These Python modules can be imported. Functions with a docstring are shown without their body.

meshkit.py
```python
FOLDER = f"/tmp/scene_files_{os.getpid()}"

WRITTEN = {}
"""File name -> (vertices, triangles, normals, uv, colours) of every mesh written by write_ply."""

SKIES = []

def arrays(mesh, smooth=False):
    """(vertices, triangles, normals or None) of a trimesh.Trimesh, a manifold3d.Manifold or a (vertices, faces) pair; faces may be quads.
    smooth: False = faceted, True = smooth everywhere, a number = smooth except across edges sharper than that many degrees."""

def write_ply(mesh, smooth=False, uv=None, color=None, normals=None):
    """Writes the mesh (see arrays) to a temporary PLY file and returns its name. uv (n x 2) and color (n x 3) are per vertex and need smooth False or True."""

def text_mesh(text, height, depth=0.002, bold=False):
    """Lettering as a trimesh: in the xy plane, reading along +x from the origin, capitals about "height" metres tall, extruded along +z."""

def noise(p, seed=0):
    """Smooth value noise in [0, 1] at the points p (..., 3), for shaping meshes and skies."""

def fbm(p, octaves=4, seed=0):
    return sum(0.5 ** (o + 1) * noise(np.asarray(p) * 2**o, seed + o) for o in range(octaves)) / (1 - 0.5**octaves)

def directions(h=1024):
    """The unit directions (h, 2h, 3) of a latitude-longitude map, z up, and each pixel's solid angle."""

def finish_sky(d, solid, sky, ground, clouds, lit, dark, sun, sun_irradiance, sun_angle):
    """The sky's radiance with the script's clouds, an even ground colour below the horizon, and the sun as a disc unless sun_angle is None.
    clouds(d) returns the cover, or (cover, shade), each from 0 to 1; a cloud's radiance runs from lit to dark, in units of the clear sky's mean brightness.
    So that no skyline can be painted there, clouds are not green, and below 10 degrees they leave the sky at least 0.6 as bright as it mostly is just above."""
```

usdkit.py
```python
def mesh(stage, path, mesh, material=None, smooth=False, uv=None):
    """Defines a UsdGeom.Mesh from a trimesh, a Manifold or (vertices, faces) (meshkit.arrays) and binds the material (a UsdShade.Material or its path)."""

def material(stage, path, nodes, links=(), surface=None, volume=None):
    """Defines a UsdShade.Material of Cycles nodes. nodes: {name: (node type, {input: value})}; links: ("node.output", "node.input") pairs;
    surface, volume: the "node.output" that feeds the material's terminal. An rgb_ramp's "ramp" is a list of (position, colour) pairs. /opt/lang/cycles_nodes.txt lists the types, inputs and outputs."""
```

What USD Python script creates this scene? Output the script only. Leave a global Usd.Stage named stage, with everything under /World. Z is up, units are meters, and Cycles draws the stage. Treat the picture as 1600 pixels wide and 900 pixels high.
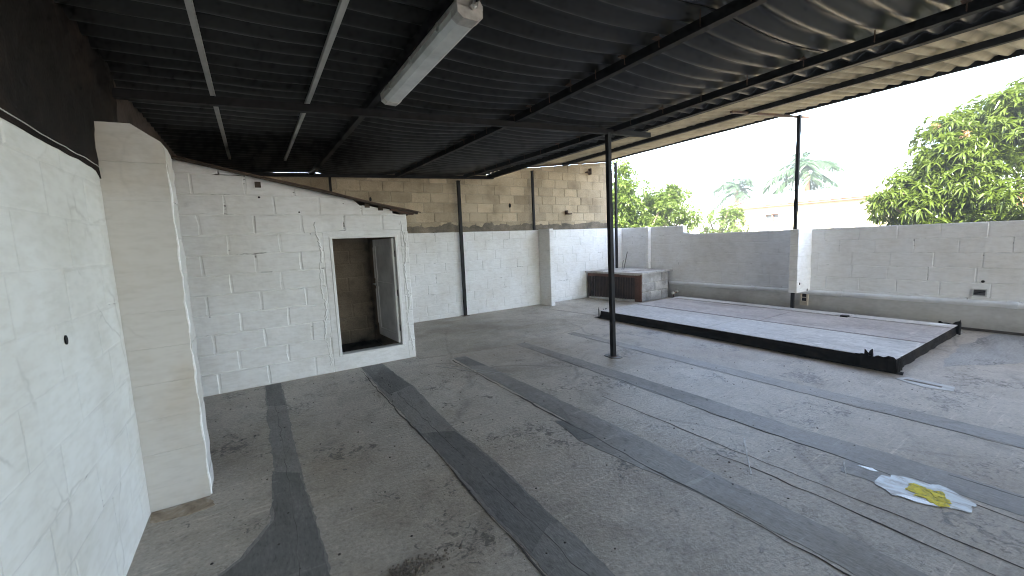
import math, random
import numpy as np
import trimesh
import shapely
from shapely.geometry import Polygon, box as sbox, Point
import usdkit
from meshkit import noise, fbm
from pxr import Usd, UsdGeom, UsdLux, UsdShade, Gf, Sdf

stage = Usd.Stage.CreateInMemory()
UsdGeom.SetStageUpAxis(stage, UsdGeom.Tokens.z)
UsdGeom.SetStageMetersPerUnit(stage, 1.0)
world = UsdGeom.Xform.Define(stage, '/World')
stage.SetDefaultPrim(world.GetPrim())
UsdGeom.Scope.Define(stage, '/World/Looks')
rng = random.Random(7)
nrg = np.random.default_rng(7)

# ------------------------------------------------------------------ camera
F_PX, YAW, PITCH, ROLL, CAM_H = 634.235, 0.561633, -0.113660, -0.0420067, 1.6
EXPOSURE = 3.6
_f = np.array([math.sin(YAW) * math.cos(PITCH), math.cos(YAW) * math.cos(PITCH), math.sin(PITCH)])
_r0 = np.array([math.cos(YAW), -math.sin(YAW), 0.0])
_u0 = np.cross(_r0, _f)
_r = math.cos(ROLL) * _r0 + math.sin(ROLL) * _u0
_u = np.cross(_r, _f)
cam = UsdGeom.Camera.Define(stage, '/World/camera')
cam.AddTransformOp().Set(Gf.Matrix4d(*_r, 0, *_u, 0, *(-_f), 0, 0, 0, CAM_H, 1))
cam.CreateHorizontalApertureAttr(36.0)
cam.CreateVerticalApertureAttr(20.25)
cam.CreateFocalLengthAttr(36.0 * F_PX / 1600.0)
cam.CreateClippingRangeAttr(Gf.Vec2f(0.05, 2000))
cam.CreateExposureAttr(EXPOSURE)

# ------------------------------------------------------------------ sky and sun
SUN_EL, SUN_DIR_AZ = math.radians(43), math.atan2(-0.84, -0.54)     # rotation = atan2(x, y) towards the sun
SKY_STRENGTH, SUN_INTENSITY = 0.12, 1.25
sx, sy, sz = math.sin(SUN_DIR_AZ) * math.cos(SUN_EL), math.cos(SUN_DIR_AZ) * math.cos(SUN_EL), math.sin(SUN_EL)
usdkit.material(stage, '/World/Looks/sky_look', {
    'sky': ('sky_texture', {'sky_type': 'single_scattering', 'sun_disc': False, 'sun_elevation': SUN_EL, 'sun_rotation': SUN_DIR_AZ,
                            'air_density': 1.0, 'aerosol_density': 1.3}),
    'tc': ('texture_coordinate', {}), 'n': ('noise_texture', {'scale': 2.6, 'detail': 6.0, 'roughness': 0.6}),
    'r': ('rgb_ramp', {'ramp': [(0.34, (0.0, 0.0, 0.0)), (0.74, (0.28, 0.28, 0.28))]}),
    'hv': ('mix', {'color2': (9.0, 8.8, 8.4)}),
    'bg': ('background_shader', {'strength': SKY_STRENGTH}),
}, [('tc.generated', 'n.vector'), ('n.fac', 'r.fac'), ('r.color', 'hv.fac'), ('sky.color', 'hv.color1'), ('hv.color', 'bg.color')], surface='bg.background')
dome = UsdLux.DomeLight.Define(stage, '/World/sky')
UsdShade.MaterialBindingAPI.Apply(dome.GetPrim()).Bind(UsdShade.Material.Get(stage, '/World/Looks/sky_look'))
sun = UsdLux.DistantLight.Define(stage, '/World/sun')
sun.CreateNormalizeAttr(True) if hasattr(sun, 'CreateNormalizeAttr') else None
sun.CreateIntensityAttr(SUN_INTENSITY)
sun.CreateAngleAttr(0.5)
sun.CreateColorAttr(Gf.Vec3f(1.0, 0.95, 0.87))
_z = np.array([sx, sy, sz]); _x = np.cross([0, 0, 1], _z); _x /= np.linalg.norm(_x); _y = np.cross(_z, _x)
sun.AddTransformOp().Set(Gf.Matrix4d(*_x, 0, *_y, 0, *_z, 0, 0, 0, 30, 1))

# ------------------------------------------------------------------ helpers
_used = {}
def path_of(name, parent=None):
    base = (parent.GetPath().pathString if parent is not None else '/World') + '/'
    k = _used.get((base, name), -1) + 1
    _used[(base, name)] = k
    return base + (name if k == 0 else f'{name}_{k:03d}')

def tag(o, label=None, cat=None, group=None, kind=None):
    p = o.GetPrim() if hasattr(o, 'GetPrim') else o
    for k, v in (('label', label), ('category', cat), ('group', group), ('kind', kind)):
        if v: p.SetCustomDataByKey(k, v)
    return p

def thing(name, label, cat, group=None, kind=None, loc=None, rz=0.0):
    x = UsdGeom.Xform.Define(stage, path_of(name))
    if loc is not None:
        x.AddTranslateOp().Set(Gf.Vec3d(*loc))
        if rz: x.AddRotateZOp().Set(math.degrees(rz))
    return tag(x, label, cat, group, kind)

def obj(name, mesh, m, parent=None, smooth=False):
    return usdkit.mesh(stage, path_of(name, parent), mesh, '/World/Looks/' + m, smooth).GetPrim()

def cat_(*ms): return trimesh.util.concatenate([m for m in ms if m is not None])

def bx(x0, x1, y0, y1, z0, z1):
    b = trimesh.creation.box([abs(x1 - x0), abs(y1 - y0), abs(z1 - z0)])
    b.apply_translation([(x0 + x1) / 2, (y0 + y1) / 2, (z0 + z1) / 2]); return b

def cbx(x0, x1, y0, y1, z0, z1, c=0.006):
    """a box with chamfered edges"""
    pts = []
    lo, hi = np.minimum([x0, y0, z0], [x1, y1, z1]), np.maximum([x0, y0, z0], [x1, y1, z1])
    for sxx in (0, 1):
        for syy in (0, 1):
            for szz in (0, 1):
                p = np.where([sxx, syy, szz], hi, lo).astype(float)
                s = np.where([sxx, syy, szz], -1, 1) * c
                for k in range(3):
                    q = p + s; q[k] = p[k]; pts.append(q)
    return trimesh.convex.convex_hull(np.array(pts))

def bar(p, q, w, h=None, up=(0, 0, 1)):
    """a square bar from p to q, w wide and h high"""
    p, q = np.array(p, float), np.array(q, float); h = h or w
    d = q - p; L = np.linalg.norm(d); d /= L
    s = np.cross(d, up)
    if np.linalg.norm(s) < 1e-6: s = np.array([1.0, 0, 0])
    s /= np.linalg.norm(s); t = np.cross(s, d)
    b = trimesh.creation.box([L, w, h]); M = np.eye(4)
    M[:3, 0], M[:3, 1], M[:3, 2], M[:3, 3] = d, s, t, (p + q) / 2
    b.apply_transform(M); return b

def tube(p, q, r, n=12):
    return trimesh.creation.cylinder(radius=r, segment=[p, q], sections=n)

def grid(P, faces_flip=False):
    """(n, m, 3) points to a sheet"""
    n, m = P.shape[:2]
    i = np.arange(n * m).reshape(n, m)
    a, b, c, d = i[:-1, :-1].ravel(), i[1:, :-1].ravel(), i[1:, 1:].ravel(), i[:-1, 1:].ravel()
    f = np.vstack([np.stack([a, b, c], 1), np.stack([a, c, d], 1)])
    return trimesh.Trimesh(P.reshape(-1, 3), f[:, ::-1] if faces_flip else f, process=False)

def solid_grid(top, bottom):
    """closed body between two grids of the same size"""
    n, m = top.shape[:2]
    A, B = grid(top), grid(bottom, True)
    rim = np.concatenate([[(k, 0) for k in range(n)], [(n - 1, k) for k in range(1, m)], [(k, m - 1) for k in range(n - 2, -1, -1)], [(0, k) for k in range(m - 2, 0, -1)]])
    ids = rim[:, 0] * m + rim[:, 1]; nx = np.roll(ids, -1); off = n * m
    side = np.vstack([np.stack([ids, ids + off, nx + off], 1), np.stack([ids, nx + off, nx], 1)])
    v = np.vstack([A.vertices, B.vertices]); f = np.vstack([A.faces, B.faces + off, side])
    t = trimesh.Trimesh(v, f, process=False); return t

def flat_patch(poly, z, thick=0.003):
    """thin sheet of the shape poly lying with its top at z"""
    m = cat_(*[trimesh.creation.extrude_polygon(g, thick, engine='earcut') for g in getattr(poly, 'geoms', [poly]) if g.geom_type == 'Polygon' and g.area > 1e-6])
    m.apply_translation([0, 0, z - thick]); return m

def wobbly(points, step=0.06, amp=0.012, seed=0, freq=6.0):
    """polygon with uneven edges"""
    ring = shapely.segmentize(Polygon(points).exterior, step)
    c = np.array(ring.coords)[:-1]
    q = np.c_[c * freq, np.full(len(c), seed * 7.3)]
    d = np.stack([fbm(q, 3, seed) - 0.5, fbm(q + 91.7, 3, seed + 5) - 0.5], 1) * 2 * amp
    q = Polygon(c + d).buffer(0)
    return q if q.geom_type == 'Polygon' else max(q.geoms, key=lambda g: g.area)

# ------------------------------------------------------------------ materials
def mat(name, nodes, links, surface='p.BSDF'):
    usdkit.material(stage, '/World/Looks/' + name, nodes, links, surface=surface)

def plain(name, color, rough=0.6, metal=0.0, bump=0.0, scale=40.0, var=0.12, spec=0.5, big=3.0):
    """colour with uneven tone, plus fine relief"""
    c = np.array(color)
    mat(name, {
        'g': ('geometry', {}), 'oi': ('object_info', {}),
        'n1': ('noise_texture', {'scale': big, 'detail': 5.0, 'roughness': 0.6}),
        'n2': ('noise_texture', {'scale': scale, 'detail': 4.0, 'roughness': 0.6}),
        'r1': ('rgb_ramp', {'ramp': [(0.3, tuple(c * (1 - var * 1.6))), (0.5, tuple(c)), (0.7, tuple(np.minimum(c * (1 + var * 1.2), 1)))]}),
        'mr': ('map_range', {'from_min': 0.0, 'from_max': 1.0, 'to_min': 1 - var * 0.7, 'to_max': 1 + var * 0.4}),
        'mx': ('mix', {'mix_type': 'multiply', 'fac': 1.0}), 'cc': ('combine_color', {}),
        'b': ('bump', {'strength': 0.6, 'distance': bump}),
        'p': ('principled_bsdf', {'roughness': rough, 'metallic': metal, 'specular_ior_level': spec}),
    }, [('g.position', 'n1.vector'), ('g.position', 'n2.vector'), ('n1.fac', 'r1.fac'), ('oi.random', 'mr.value'), ('mr.result', 'cc.r'), ('mr.result', 'cc.g'), ('mr.result', 'cc.b'),
        ('r1.color', 'mx.color1'), ('cc.color', 'mx.color2'), ('mx.color', 'p.base_color'), ('n2.fac', 'b.height')] + ([('b.normal', 'p.normal')] if bump else []))

def paint(name, color, dirt, gaps=0.0, bump=0.004, dirt_lo=0.58, rough=0.65, streak=0.0, low=None, hair=0.0):
    """brushed lime paint on masonry; gaps = share of dark unpainted pinholes (used for mortar joints)"""
    nodes = {
        'g': ('geometry', {}),
        'n1': ('noise_texture', {'scale': 1.3, 'detail': 7.0, 'roughness': 0.62}),
        'r1': ('rgb_ramp', {'ramp': [(0.0, color), (dirt_lo - 0.14, color), (dirt_lo + 0.12, dirt), (1.0, dirt)]}),
        'mp': ('mapping', {'scale': (9.0, 9.0, 30.0)}),
        'nf': ('noise_texture', {'scale': 1.0, 'detail': 5.0, 'roughness': 0.62}),
        'rf': ('rgb_ramp', {'ramp': [(0.2, (0.87, 0.86, 0.84)), (0.55, (1, 1, 1)), (0.8, (1.03, 1.03, 1.03))]}),
        'm1': ('mix', {'mix_type': 'multiply', 'fac': 1.0}),
        'mp3': ('mapping', {'scale': (7.0, 7.0, 60.0)}),
        'n3': ('noise_texture', {'scale': 1.0, 'detail': 4.0, 'roughness': 0.65}),
        'n5': ('noise_texture', {'scale': 2.3, 'detail': 3.0}),
        'ad': ('math', {'math_type': 'multiply_add', 'value2': 0.75, 'value3': 0.0}),
        'r3': ('rgb_ramp', {'ramp': [(0.0, (0, 0, 0)), (1 - gaps - 0.02, (0, 0, 0)), (1 - gaps + 0.02, (1, 1, 1))]}),
        'm2': ('mix', {'mix_type': 'mix', 'color2': (0.11, 0.10, 0.09)}),
        'b': ('bump', {'strength': 0.55, 'distance': bump}),
        'b2': ('bump', {'strength': 0.6, 'distance': bump * 5}),
        'n4': ('noise_texture', {'scale': 7.0, 'detail': 2.0}),
        'p': ('principled_bsdf', {'roughness': rough, 'specular_ior_level': 0.3}),
    }
    links = [('g.position', 'n1.vector'), ('n1.fac', 'r1.fac'), ('g.position', 'mp.vector'), ('mp.vector', 'nf.vector'), ('nf.fac', 'rf.fac'), ('r1.color', 'm1.color1'), ('rf.color', 'm1.color2'),
             ('g.position', 'mp3.vector'), ('mp3.vector', 'n3.vector'), ('g.position', 'n5.vector'), ('n3.fac', 'ad.value1'), ('n5.fac', 'ad.value3'),
             ('m1.color', 'm2.color1'), ('ad.value', 'r3.fac'), ('r3.color', 'm2.fac'), ('g.position', 'n4.vector'), ('n4.fac', 'b2.height'), ('nf.fac', 'b.height'), ('b2.normal', 'b.normal'), ('b.normal', 'p.normal')]
    nodes['ad'] = ('math', {'math_type': 'multiply_add', 'value2': 0.5})
    links += [('sc.value', 'ad.value3')]; links.remove(('n5.fac', 'ad.value3'))
    nodes['sc'] = ('math', {'math_type': 'multiply', 'value2': 0.5}); links.append(('n5.fac', 'sc.value1'))
    if hair:                                                           # hair cracks where the paint has split
        nodes.update({'hw': ('noise_texture', {'scale': 3.0, 'detail': 4.0}), 'hm': ('mix', {'fac': 0.16}), 'hv': ('voronoi_texture', {'scale': 1.9, 'feature': 'distance_to_edge'}),
                      'hr': ('rgb_ramp', {'ramp': [(0.0, (hair,) * 3), (0.006, (hair * 0.6,) * 3), (0.016, (0, 0, 0))]}),
                      'hn': ('noise_texture', {'scale': 2.4, 'detail': 3.0}), 'hg': ('rgb_ramp', {'ramp': [(0.5, (0, 0, 0)), (0.62, (1, 1, 1))]}),
                      'hx': ('mix', {'mix_type': 'multiply', 'fac': 1.0}), 'hc': ('mix', {'color2': (0.22, 0.20, 0.17)})})
        links += [('g.position', 'hw.vector'), ('g.position', 'hm.color1'), ('hw.color', 'hm.color2'), ('hm.color', 'hv.vector'), ('hv.distance', 'hr.fac'), ('g.position', 'hn.vector'), ('hn.fac', 'hg.fac'),
                  ('hr.color', 'hx.color1'), ('hg.color', 'hx.color2'), ('hx.color', 'hc.fac'), ('m1.color', 'hc.color1'), ('hc.color', 'm2.color1')]
        links.remove(('m1.color', 'm2.color1'))
    if low:                                                            # grime along the foot of the wall
        nodes['sep'] = ('separate_xyz', {})
        nodes['ml'] = ('map_range', {'from_min': 0.0, 'from_max': low[0], 'to_min': 1.0, 'to_max': 0.0, 'clamp': True})
        nodes['mm'] = ('math', {'math_type': 'multiply'})
        nodes['m3'] = ('mix', {'color2': low[1]})
        links += [('g.position', 'sep.vector'), ('sep.z', 'ml.value'), ('ml.result', 'mm.value1'), ('n1.fac', 'mm.value2'), ('mm.value', 'm3.fac'), ('m2.color', 'm3.color1'), ('m3.color', 'p.base_color')]
    else:
        links += [('m2.color', 'p.base_color')]
    mat(name, nodes, links)

WHITE, WDIRT = (0.82, 0.815, 0.80), (0.72, 0.70, 0.66)
paint('white_paint', WHITE, WDIRT, bump=0.003)
paint('white_paint_joint', (0.79, 0.785, 0.77), (0.68, 0.66, 0.62), gaps=0.395, bump=0.004)
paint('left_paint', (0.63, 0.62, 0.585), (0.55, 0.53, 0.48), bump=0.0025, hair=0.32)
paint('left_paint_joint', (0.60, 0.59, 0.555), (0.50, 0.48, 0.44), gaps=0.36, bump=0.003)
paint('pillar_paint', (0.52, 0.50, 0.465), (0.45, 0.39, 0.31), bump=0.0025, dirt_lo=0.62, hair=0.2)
paint('grey_plaster', (0.54, 0.54, 0.53), (0.42, 0.41, 0.40), bump=0.005, low=(0.25, (0.22, 0.2, 0.18)))
paint('shade_paint', (0.82, 0.825, 0.83), (0.74, 0.73, 0.71), bump=0.003)
paint('shade_paint_joint', (0.78, 0.785, 0.79), (0.68, 0.67, 0.65), gaps=0.39, bump=0.003)

def masonry(name, ramp, var=0.25, bump=0.006, moss=None):
    nodes = {
        'g': ('geometry', {}), 'oi': ('object_info', {}),
        'n1': ('noise_texture', {'scale': 2.2, 'detail': 7.0, 'roughness': 0.65}),
        'r1': ('rgb_ramp', {'ramp': ramp}),
        'n2': ('noise_texture', {'scale': 55.0, 'detail': 5.0, 'roughness': 0.7}),
        'r2': ('rgb_ramp', {'ramp': [(0.3, (0.72, 0.7, 0.68)), (0.55, (1, 1, 1))]}),
        'mr': ('map_range', {'to_min': 1 - var, 'to_max': 1 + var * 0.5}), 'cc': ('combine_color', {}),
        'm1': ('mix', {'mix_type': 'multiply', 'fac': 1.0}), 'm2': ('mix', {'mix_type': 'multiply', 'fac': 1.0}),
        'b': ('bump', {'strength': 0.7, 'distance': bump}),
        'p': ('principled_bsdf', {'roughness': 0.9, 'specular_ior_level': 0.2}),
    }
    links = [('g.position', 'n1.vector'), ('g.position', 'n2.vector'), ('n1.fac', 'r1.fac'), ('n2.fac', 'r2.fac'), ('oi.random', 'mr.value'),
             ('mr.result', 'cc.r'), ('mr.result', 'cc.g'), ('mr.result', 'cc.b'), ('r1.color', 'm1.color1'), ('r2.color', 'm1.color2'),
             ('m1.color', 'm2.color1'), ('cc.color', 'm2.color2'), ('m2.color', 'p.base_color'), ('n2.fac', 'b.height'), ('b.normal', 'p.normal')]
    mat(name, nodes, links)

masonry('bare_block', [(0.25, (0.34, 0.27, 0.185)), (0.5, (0.54, 0.44, 0.305)), (0.75, (0.62, 0.525, 0.385))])
masonry('bare_mortar', [(0.3, (0.36, 0.30, 0.21)), (0.7, (0.56, 0.48, 0.36))], var=0.05)
masonry('mossy_band', [(0.3, (0.09, 0.08, 0.065)), (0.48, (0.20, 0.17, 0.13)), (0.7, (0.34, 0.28, 0.21))], bump=0.02)
masonry('closet_block', [(0.3, (0.24, 0.19, 0.14)), (0.7, (0.38, 0.31, 0.235))], var=0.1)
masonry('grey_block', [(0.3, (0.24, 0.23, 0.22)), (0.5, (0.54, 0.53, 0.52)), (0.72, (0.74, 0.74, 0.74))], var=0.15)
masonry('rough_top', [(0.3, (0.22, 0.20, 0.175)), (0.5, (0.50, 0.48, 0.45)), (0.75, (0.66, 0.64, 0.62))], var=0.1)
masonry('clay_brick', [(0.3, (0.085, 0.042, 0.03)), (0.7, (0.17, 0.085, 0.06))], var=0.15)
plain('bitumen', (0.011, 0.009, 0.0075), 0.75, bump=0.02, scale=60, var=0.6, spec=0.15)
masonry('tar_edge', [(0.25, (0.006, 0.005, 0.0045)), (0.50, (0.014, 0.011, 0.009)), (0.66, (0.045, 0.032, 0.024)), (0.8, (0.09, 0.075, 0.06))], var=0.05, bump=0.02)
masonry('tar_wall', [(0.25, (0.006, 0.005, 0.0045)), (0.48, (0.012, 0.009, 0.0075)), (0.62, (0.030, 0.019, 0.014)), (0.8, (0.05, 0.03, 0.021))], var=0.05, bump=0.05)
plain('sooty_wall', (0.05, 0.035, 0.028), 0.85, bump=0.02, scale=30, var=0.5)
plain('black_steel', (0.009, 0.008, 0.009), 0.6, bump=0.001, scale=80, var=0.4, spec=0.2)
plain('pole_steel', (0.010, 0.0085, 0.009), 0.55, bump=0.001, scale=70, var=0.4, spec=0.2)
plain('grey_profile', (0.42, 0.41, 0.38), 0.55, bump=0.0008, scale=90, var=0.18)
plain('rusty_steel', (0.10, 0.055, 0.035), 0.8, bump=0.002, scale=60, var=0.45)
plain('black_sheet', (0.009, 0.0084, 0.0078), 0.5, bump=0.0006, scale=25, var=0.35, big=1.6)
plain('beige_sheet', (0.33, 0.285, 0.19), 0.8, bump=0.001, scale=30, var=0.22, big=1.8)
plain('old_sheet', (0.16, 0.10, 0.07), 0.9, bump=0.002, scale=40, var=0.4)
plain('old_wood', (0.07, 0.05, 0.035), 0.9, bump=0.004, scale=50, var=0.4)
plain('void', (0.006, 0.005, 0.005), 1.0, var=0.1)
plain('door_paint', (0.80, 0.79, 0.77), 0.5, bump=0.001, scale=40, var=0.12)
plain('frame_paint', (0.74, 0.73, 0.70), 0.5, bump=0.001, scale=60, var=0.08)
plain('bright_metal', (0.6, 0.6, 0.58), 0.35, metal=1.0, var=0.1)
plain('pipe_paint', (0.66, 0.67, 0.68), 0.5, bump=0.001, scale=50, var=0.1)
plain('lamp_housing', (0.45, 0.42, 0.38), 0.5, bump=0.0008, scale=60, var=0.25, big=9.0)
plain('lamp_cover', (0.62, 0.63, 0.60), 0.25, bump=0.0004, scale=60, var=0.12, big=5.0)
plain('dark_floor', (0.06, 0.05, 0.045), 0.9, bump=0.004, scale=40, var=0.3)
plain('slat_brown', (0.05, 0.028, 0.02), 0.75, bump=0.001, scale=60, var=0.4)
plain('white_plastic', (0.8, 0.8, 0.78), 0.35, var=0.06)
plain('pale_clay', (0.48, 0.42, 0.33), 0.85, bump=0.002, scale=60, var=0.2)
plain('sill_concrete', (0.5, 0.48, 0.45), 0.85, bump=0.003, scale=40, var=0.25)

def concrete(name, base, dark, light, rough=(0.55, 0.8), bump=0.006, cracks=1.0, stretch=(1.0, 1.0, 1.0), patch=0.5, spots=0.7, warm=(0.30, 0.26, 0.215)):
    """worn trowelled concrete: broad stains, fine mottling, pits, dark specks, hair cracks"""
    nodes = {
        'g': ('geometry', {}), 'mp': ('mapping', {'scale': stretch}),
        'n1': ('noise_texture', {'scale': 0.85, 'detail': 8.0, 'roughness': 0.66, 'distortion': 0.4}),
        'n6': ('noise_texture', {'scale': 4.2, 'detail': 7.0, 'roughness': 0.7, 'distortion': 0.8}),
        'r6': ('rgb_ramp', {'ramp': [(0.30, (0.70, 0.69, 0.68)), (0.42, (0.93, 0.93, 0.93)), (0.55, (1.02, 1.02, 1.02)), (0.70, (1.14, 1.14, 1.14))]}),
        'm6': ('mix', {'mix_type': 'multiply', 'fac': 1.0}),
        'mps': ('mapping', {'rotation': (0.0, 0.0, 0.5), 'scale': (1.3, 34.0, 1.0)}),
        'n7': ('noise_texture', {'scale': 1.0, 'detail': 4.0, 'roughness': 0.6, 'distortion': 0.6}),
        'r7': ('rgb_ramp', {'ramp': [(0.0, (0.80, 0.80, 0.80)), (0.40, (0.97, 0.97, 0.97)), (0.62, (1.0, 1.0, 1.0)), (0.70, (1.35, 1.35, 1.35))]}),
        'm7': ('mix', {'mix_type': 'multiply', 'fac': 1.0}),
        'r1': ('rgb_ramp', {'ramp': [(0.28, dark), (0.47, base), (0.56, base), (0.74, light)]}),
        'nw': ('noise_texture', {'scale': 0.45, 'detail': 5.0, 'roughness': 0.6}),
        'rw': ('rgb_ramp', {'ramp': [(0.46, (0, 0, 0)), (0.66, (0.85, 0.85, 0.85))]}),
        'mw': ('mix', {'color2': warm}),
        'n2': ('noise_texture', {'scale': 38.0, 'detail': 6.0, 'roughness': 0.7}),
        'r2': ('rgb_ramp', {'ramp': [(0.30, (0.55, 0.55, 0.55)), (0.44, (0.93, 0.93, 0.93)), (0.56, (1.04, 1.04, 1.04)), (0.70, (1.35, 1.35, 1.34))]}),
        'm1': ('mix', {'mix_type': 'multiply', 'fac': 1.0}),
        'n3': ('noise_texture', {'scale': 19.0, 'detail': 4.0, 'roughness': 0.6, 'distortion': 1.2}),
        'n3b': ('noise_texture', {'scale': 1.7, 'detail': 3.0}),
        'a3': ('math', {'math_type': 'multiply_add', 'value2': 0.5}), 's3': ('math', {'math_type': 'multiply', 'value2': 0.5}),
        'r3': ('rgb_ramp', {'ramp': [(0.0, (0, 0, 0)), (0.565, (0, 0, 0)), (0.63, (spots, spots, spots))]}),
        'm2': ('mix', {'color2': (0.025, 0.022, 0.02)}),
        'wn': ('noise_texture', {'scale': 1.6, 'detail': 4.0}), 'wv': ('mix', {'fac': 0.22}),
        'v': ('voronoi_texture', {'scale': 0.5, 'feature': 'distance_to_edge'}),
        'rv': ('rgb_ramp', {'ramp': [(0.0, (0.85, 0.85, 0.85)), (0.0045, (0.5, 0.5, 0.5)), (0.011, (0, 0, 0))]}),
        'ng': ('noise_texture', {'scale': 1.1, 'detail': 2.0}), 'rg': ('rgb_ramp', {'ramp': [(0.45, (0, 0, 0)), (0.6, (cracks, cracks, cracks))]}),
        'mc': ('mix', {'mix_type': 'multiply', 'fac': 1.0}), 'm4': ('mix', {'color2': (0.03, 0.027, 0.025)}),
        'ns': ('noise_texture', {'scale': 34.0, 'detail': 6.0, 'roughness': 0.7}),
        'rr': ('map_range', {'from_min': 0.3, 'from_max': 0.7, 'to_min': rough[1], 'to_max': rough[0]}),
        'b': ('bump', {'strength': 0.8, 'distance': bump}), 'b2': ('bump', {'strength': 0.5, 'distance': bump * 3}),
        'p': ('principled_bsdf', {'specular_ior_level': 0.5}),
    }
    links = [('g.position', 'mp.vector')] + [('mp.vector', k + '.vector') for k in ('n1', 'n2', 'n3', 'n3b', 'nw', 'wn', 'ng', 'ns')] + [
        ('mp.vector', 'n6.vector'), ('mp.vector', 'mps.vector'), ('mps.vector', 'n7.vector'), ('n6.fac', 'r6.fac'), ('n7.fac', 'r7.fac'), ('n1.fac', 'r1.fac'), ('nw.fac', 'rw.fac'), ('rw.color', 'mw.fac'), ('r1.color', 'mw.color1'), ('n2.fac', 'r2.fac'), ('mw.color', 'm6.color1'), ('r6.color', 'm6.color2'), ('m6.color', 'm7.color1'), ('r7.color', 'm7.color2'), ('m7.color', 'm1.color1'), ('r2.color', 'm1.color2'),
        ('n3.fac', 'a3.value1'), ('n3b.fac', 's3.value1'), ('s3.value', 'a3.value3'), ('a3.value', 'r3.fac'), ('r3.color', 'm2.fac'), ('m1.color', 'm2.color1'),
        ('mp.vector', 'wv.color1'), ('wn.color', 'wv.color2'), ('wv.color', 'v.vector'), ('v.distance', 'rv.fac'), ('ng.fac', 'rg.fac'), ('rv.color', 'mc.color1'), ('rg.color', 'mc.color2'),
        ('mc.color', 'm4.fac'), ('m2.color', 'm4.color1'), ('m4.color', 'p.base_color'), ('n1.fac', 'rr.value'), ('rr.result', 'p.roughness'),
        ('n2.fac', 'b2.height'), ('ns.fac', 'b.height'), ('b2.normal', 'b.normal'), ('b.normal', 'p.normal')]
    mat(name, nodes, links)

concrete('floor_concrete', (0.43, 0.382, 0.325), (0.255, 0.218, 0.178), (0.56, 0.515, 0.455), cracks=0.5, rough=(0.24, 0.48), warm=(0.29, 0.225, 0.16))
concrete('strip_mortar', (0.16, 0.153, 0.145), (0.08, 0.077, 0.073), (0.28, 0.266, 0.25), rough=(0.45, 0.7), bump=0.002, cracks=0.5, stretch=(1.6, 0.5, 1.0), spots=0.25, warm=(0.10, 0.095, 0.085))
concrete('strip_faded', (0.225, 0.213, 0.20), (0.125, 0.118, 0.11), (0.33, 0.312, 0.292), rough=(0.4, 0.65), bump=0.002, cracks=0.4, stretch=(1.6, 0.6, 1.0), spots=0.2, warm=(0.20, 0.178, 0.15))
concrete('strip_worn', (0.235, 0.22, 0.203), (0.14, 0.13, 0.12), (0.345, 0.325, 0.30), rough=(0.4, 0.65), bump=0.002, cracks=0.4, stretch=(1.6, 0.6, 1.0), spots=0.2, warm=(0.27, 0.24, 0.20))
concrete('screed', (0.45, 0.41, 0.345), (0.28, 0.24, 0.19), (0.58, 0.55, 0.50), rough=(0.5, 0.75), bump=0.003, cracks=0.3, spots=0.2, warm=(0.25, 0.21, 0.155))
concrete('panel_face', (0.50, 0.482, 0.46), (0.33, 0.305, 0.28), (0.64, 0.625, 0.61), rough=(0.35, 0.6), bump=0.002, cracks=0.0, stretch=(1.0, 0.4, 1.0), spots=0.3, warm=(0.38, 0.34, 0.31))
concrete('panel_brown', (0.42, 0.385, 0.365), (0.25, 0.215, 0.195), (0.58, 0.56, 0.545), rough=(0.35, 0.6), bump=0.002, cracks=0.0, stretch=(1.0, 0.4, 1.0), spots=0.3, warm=(0.29, 0.24, 0.22))
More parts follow.
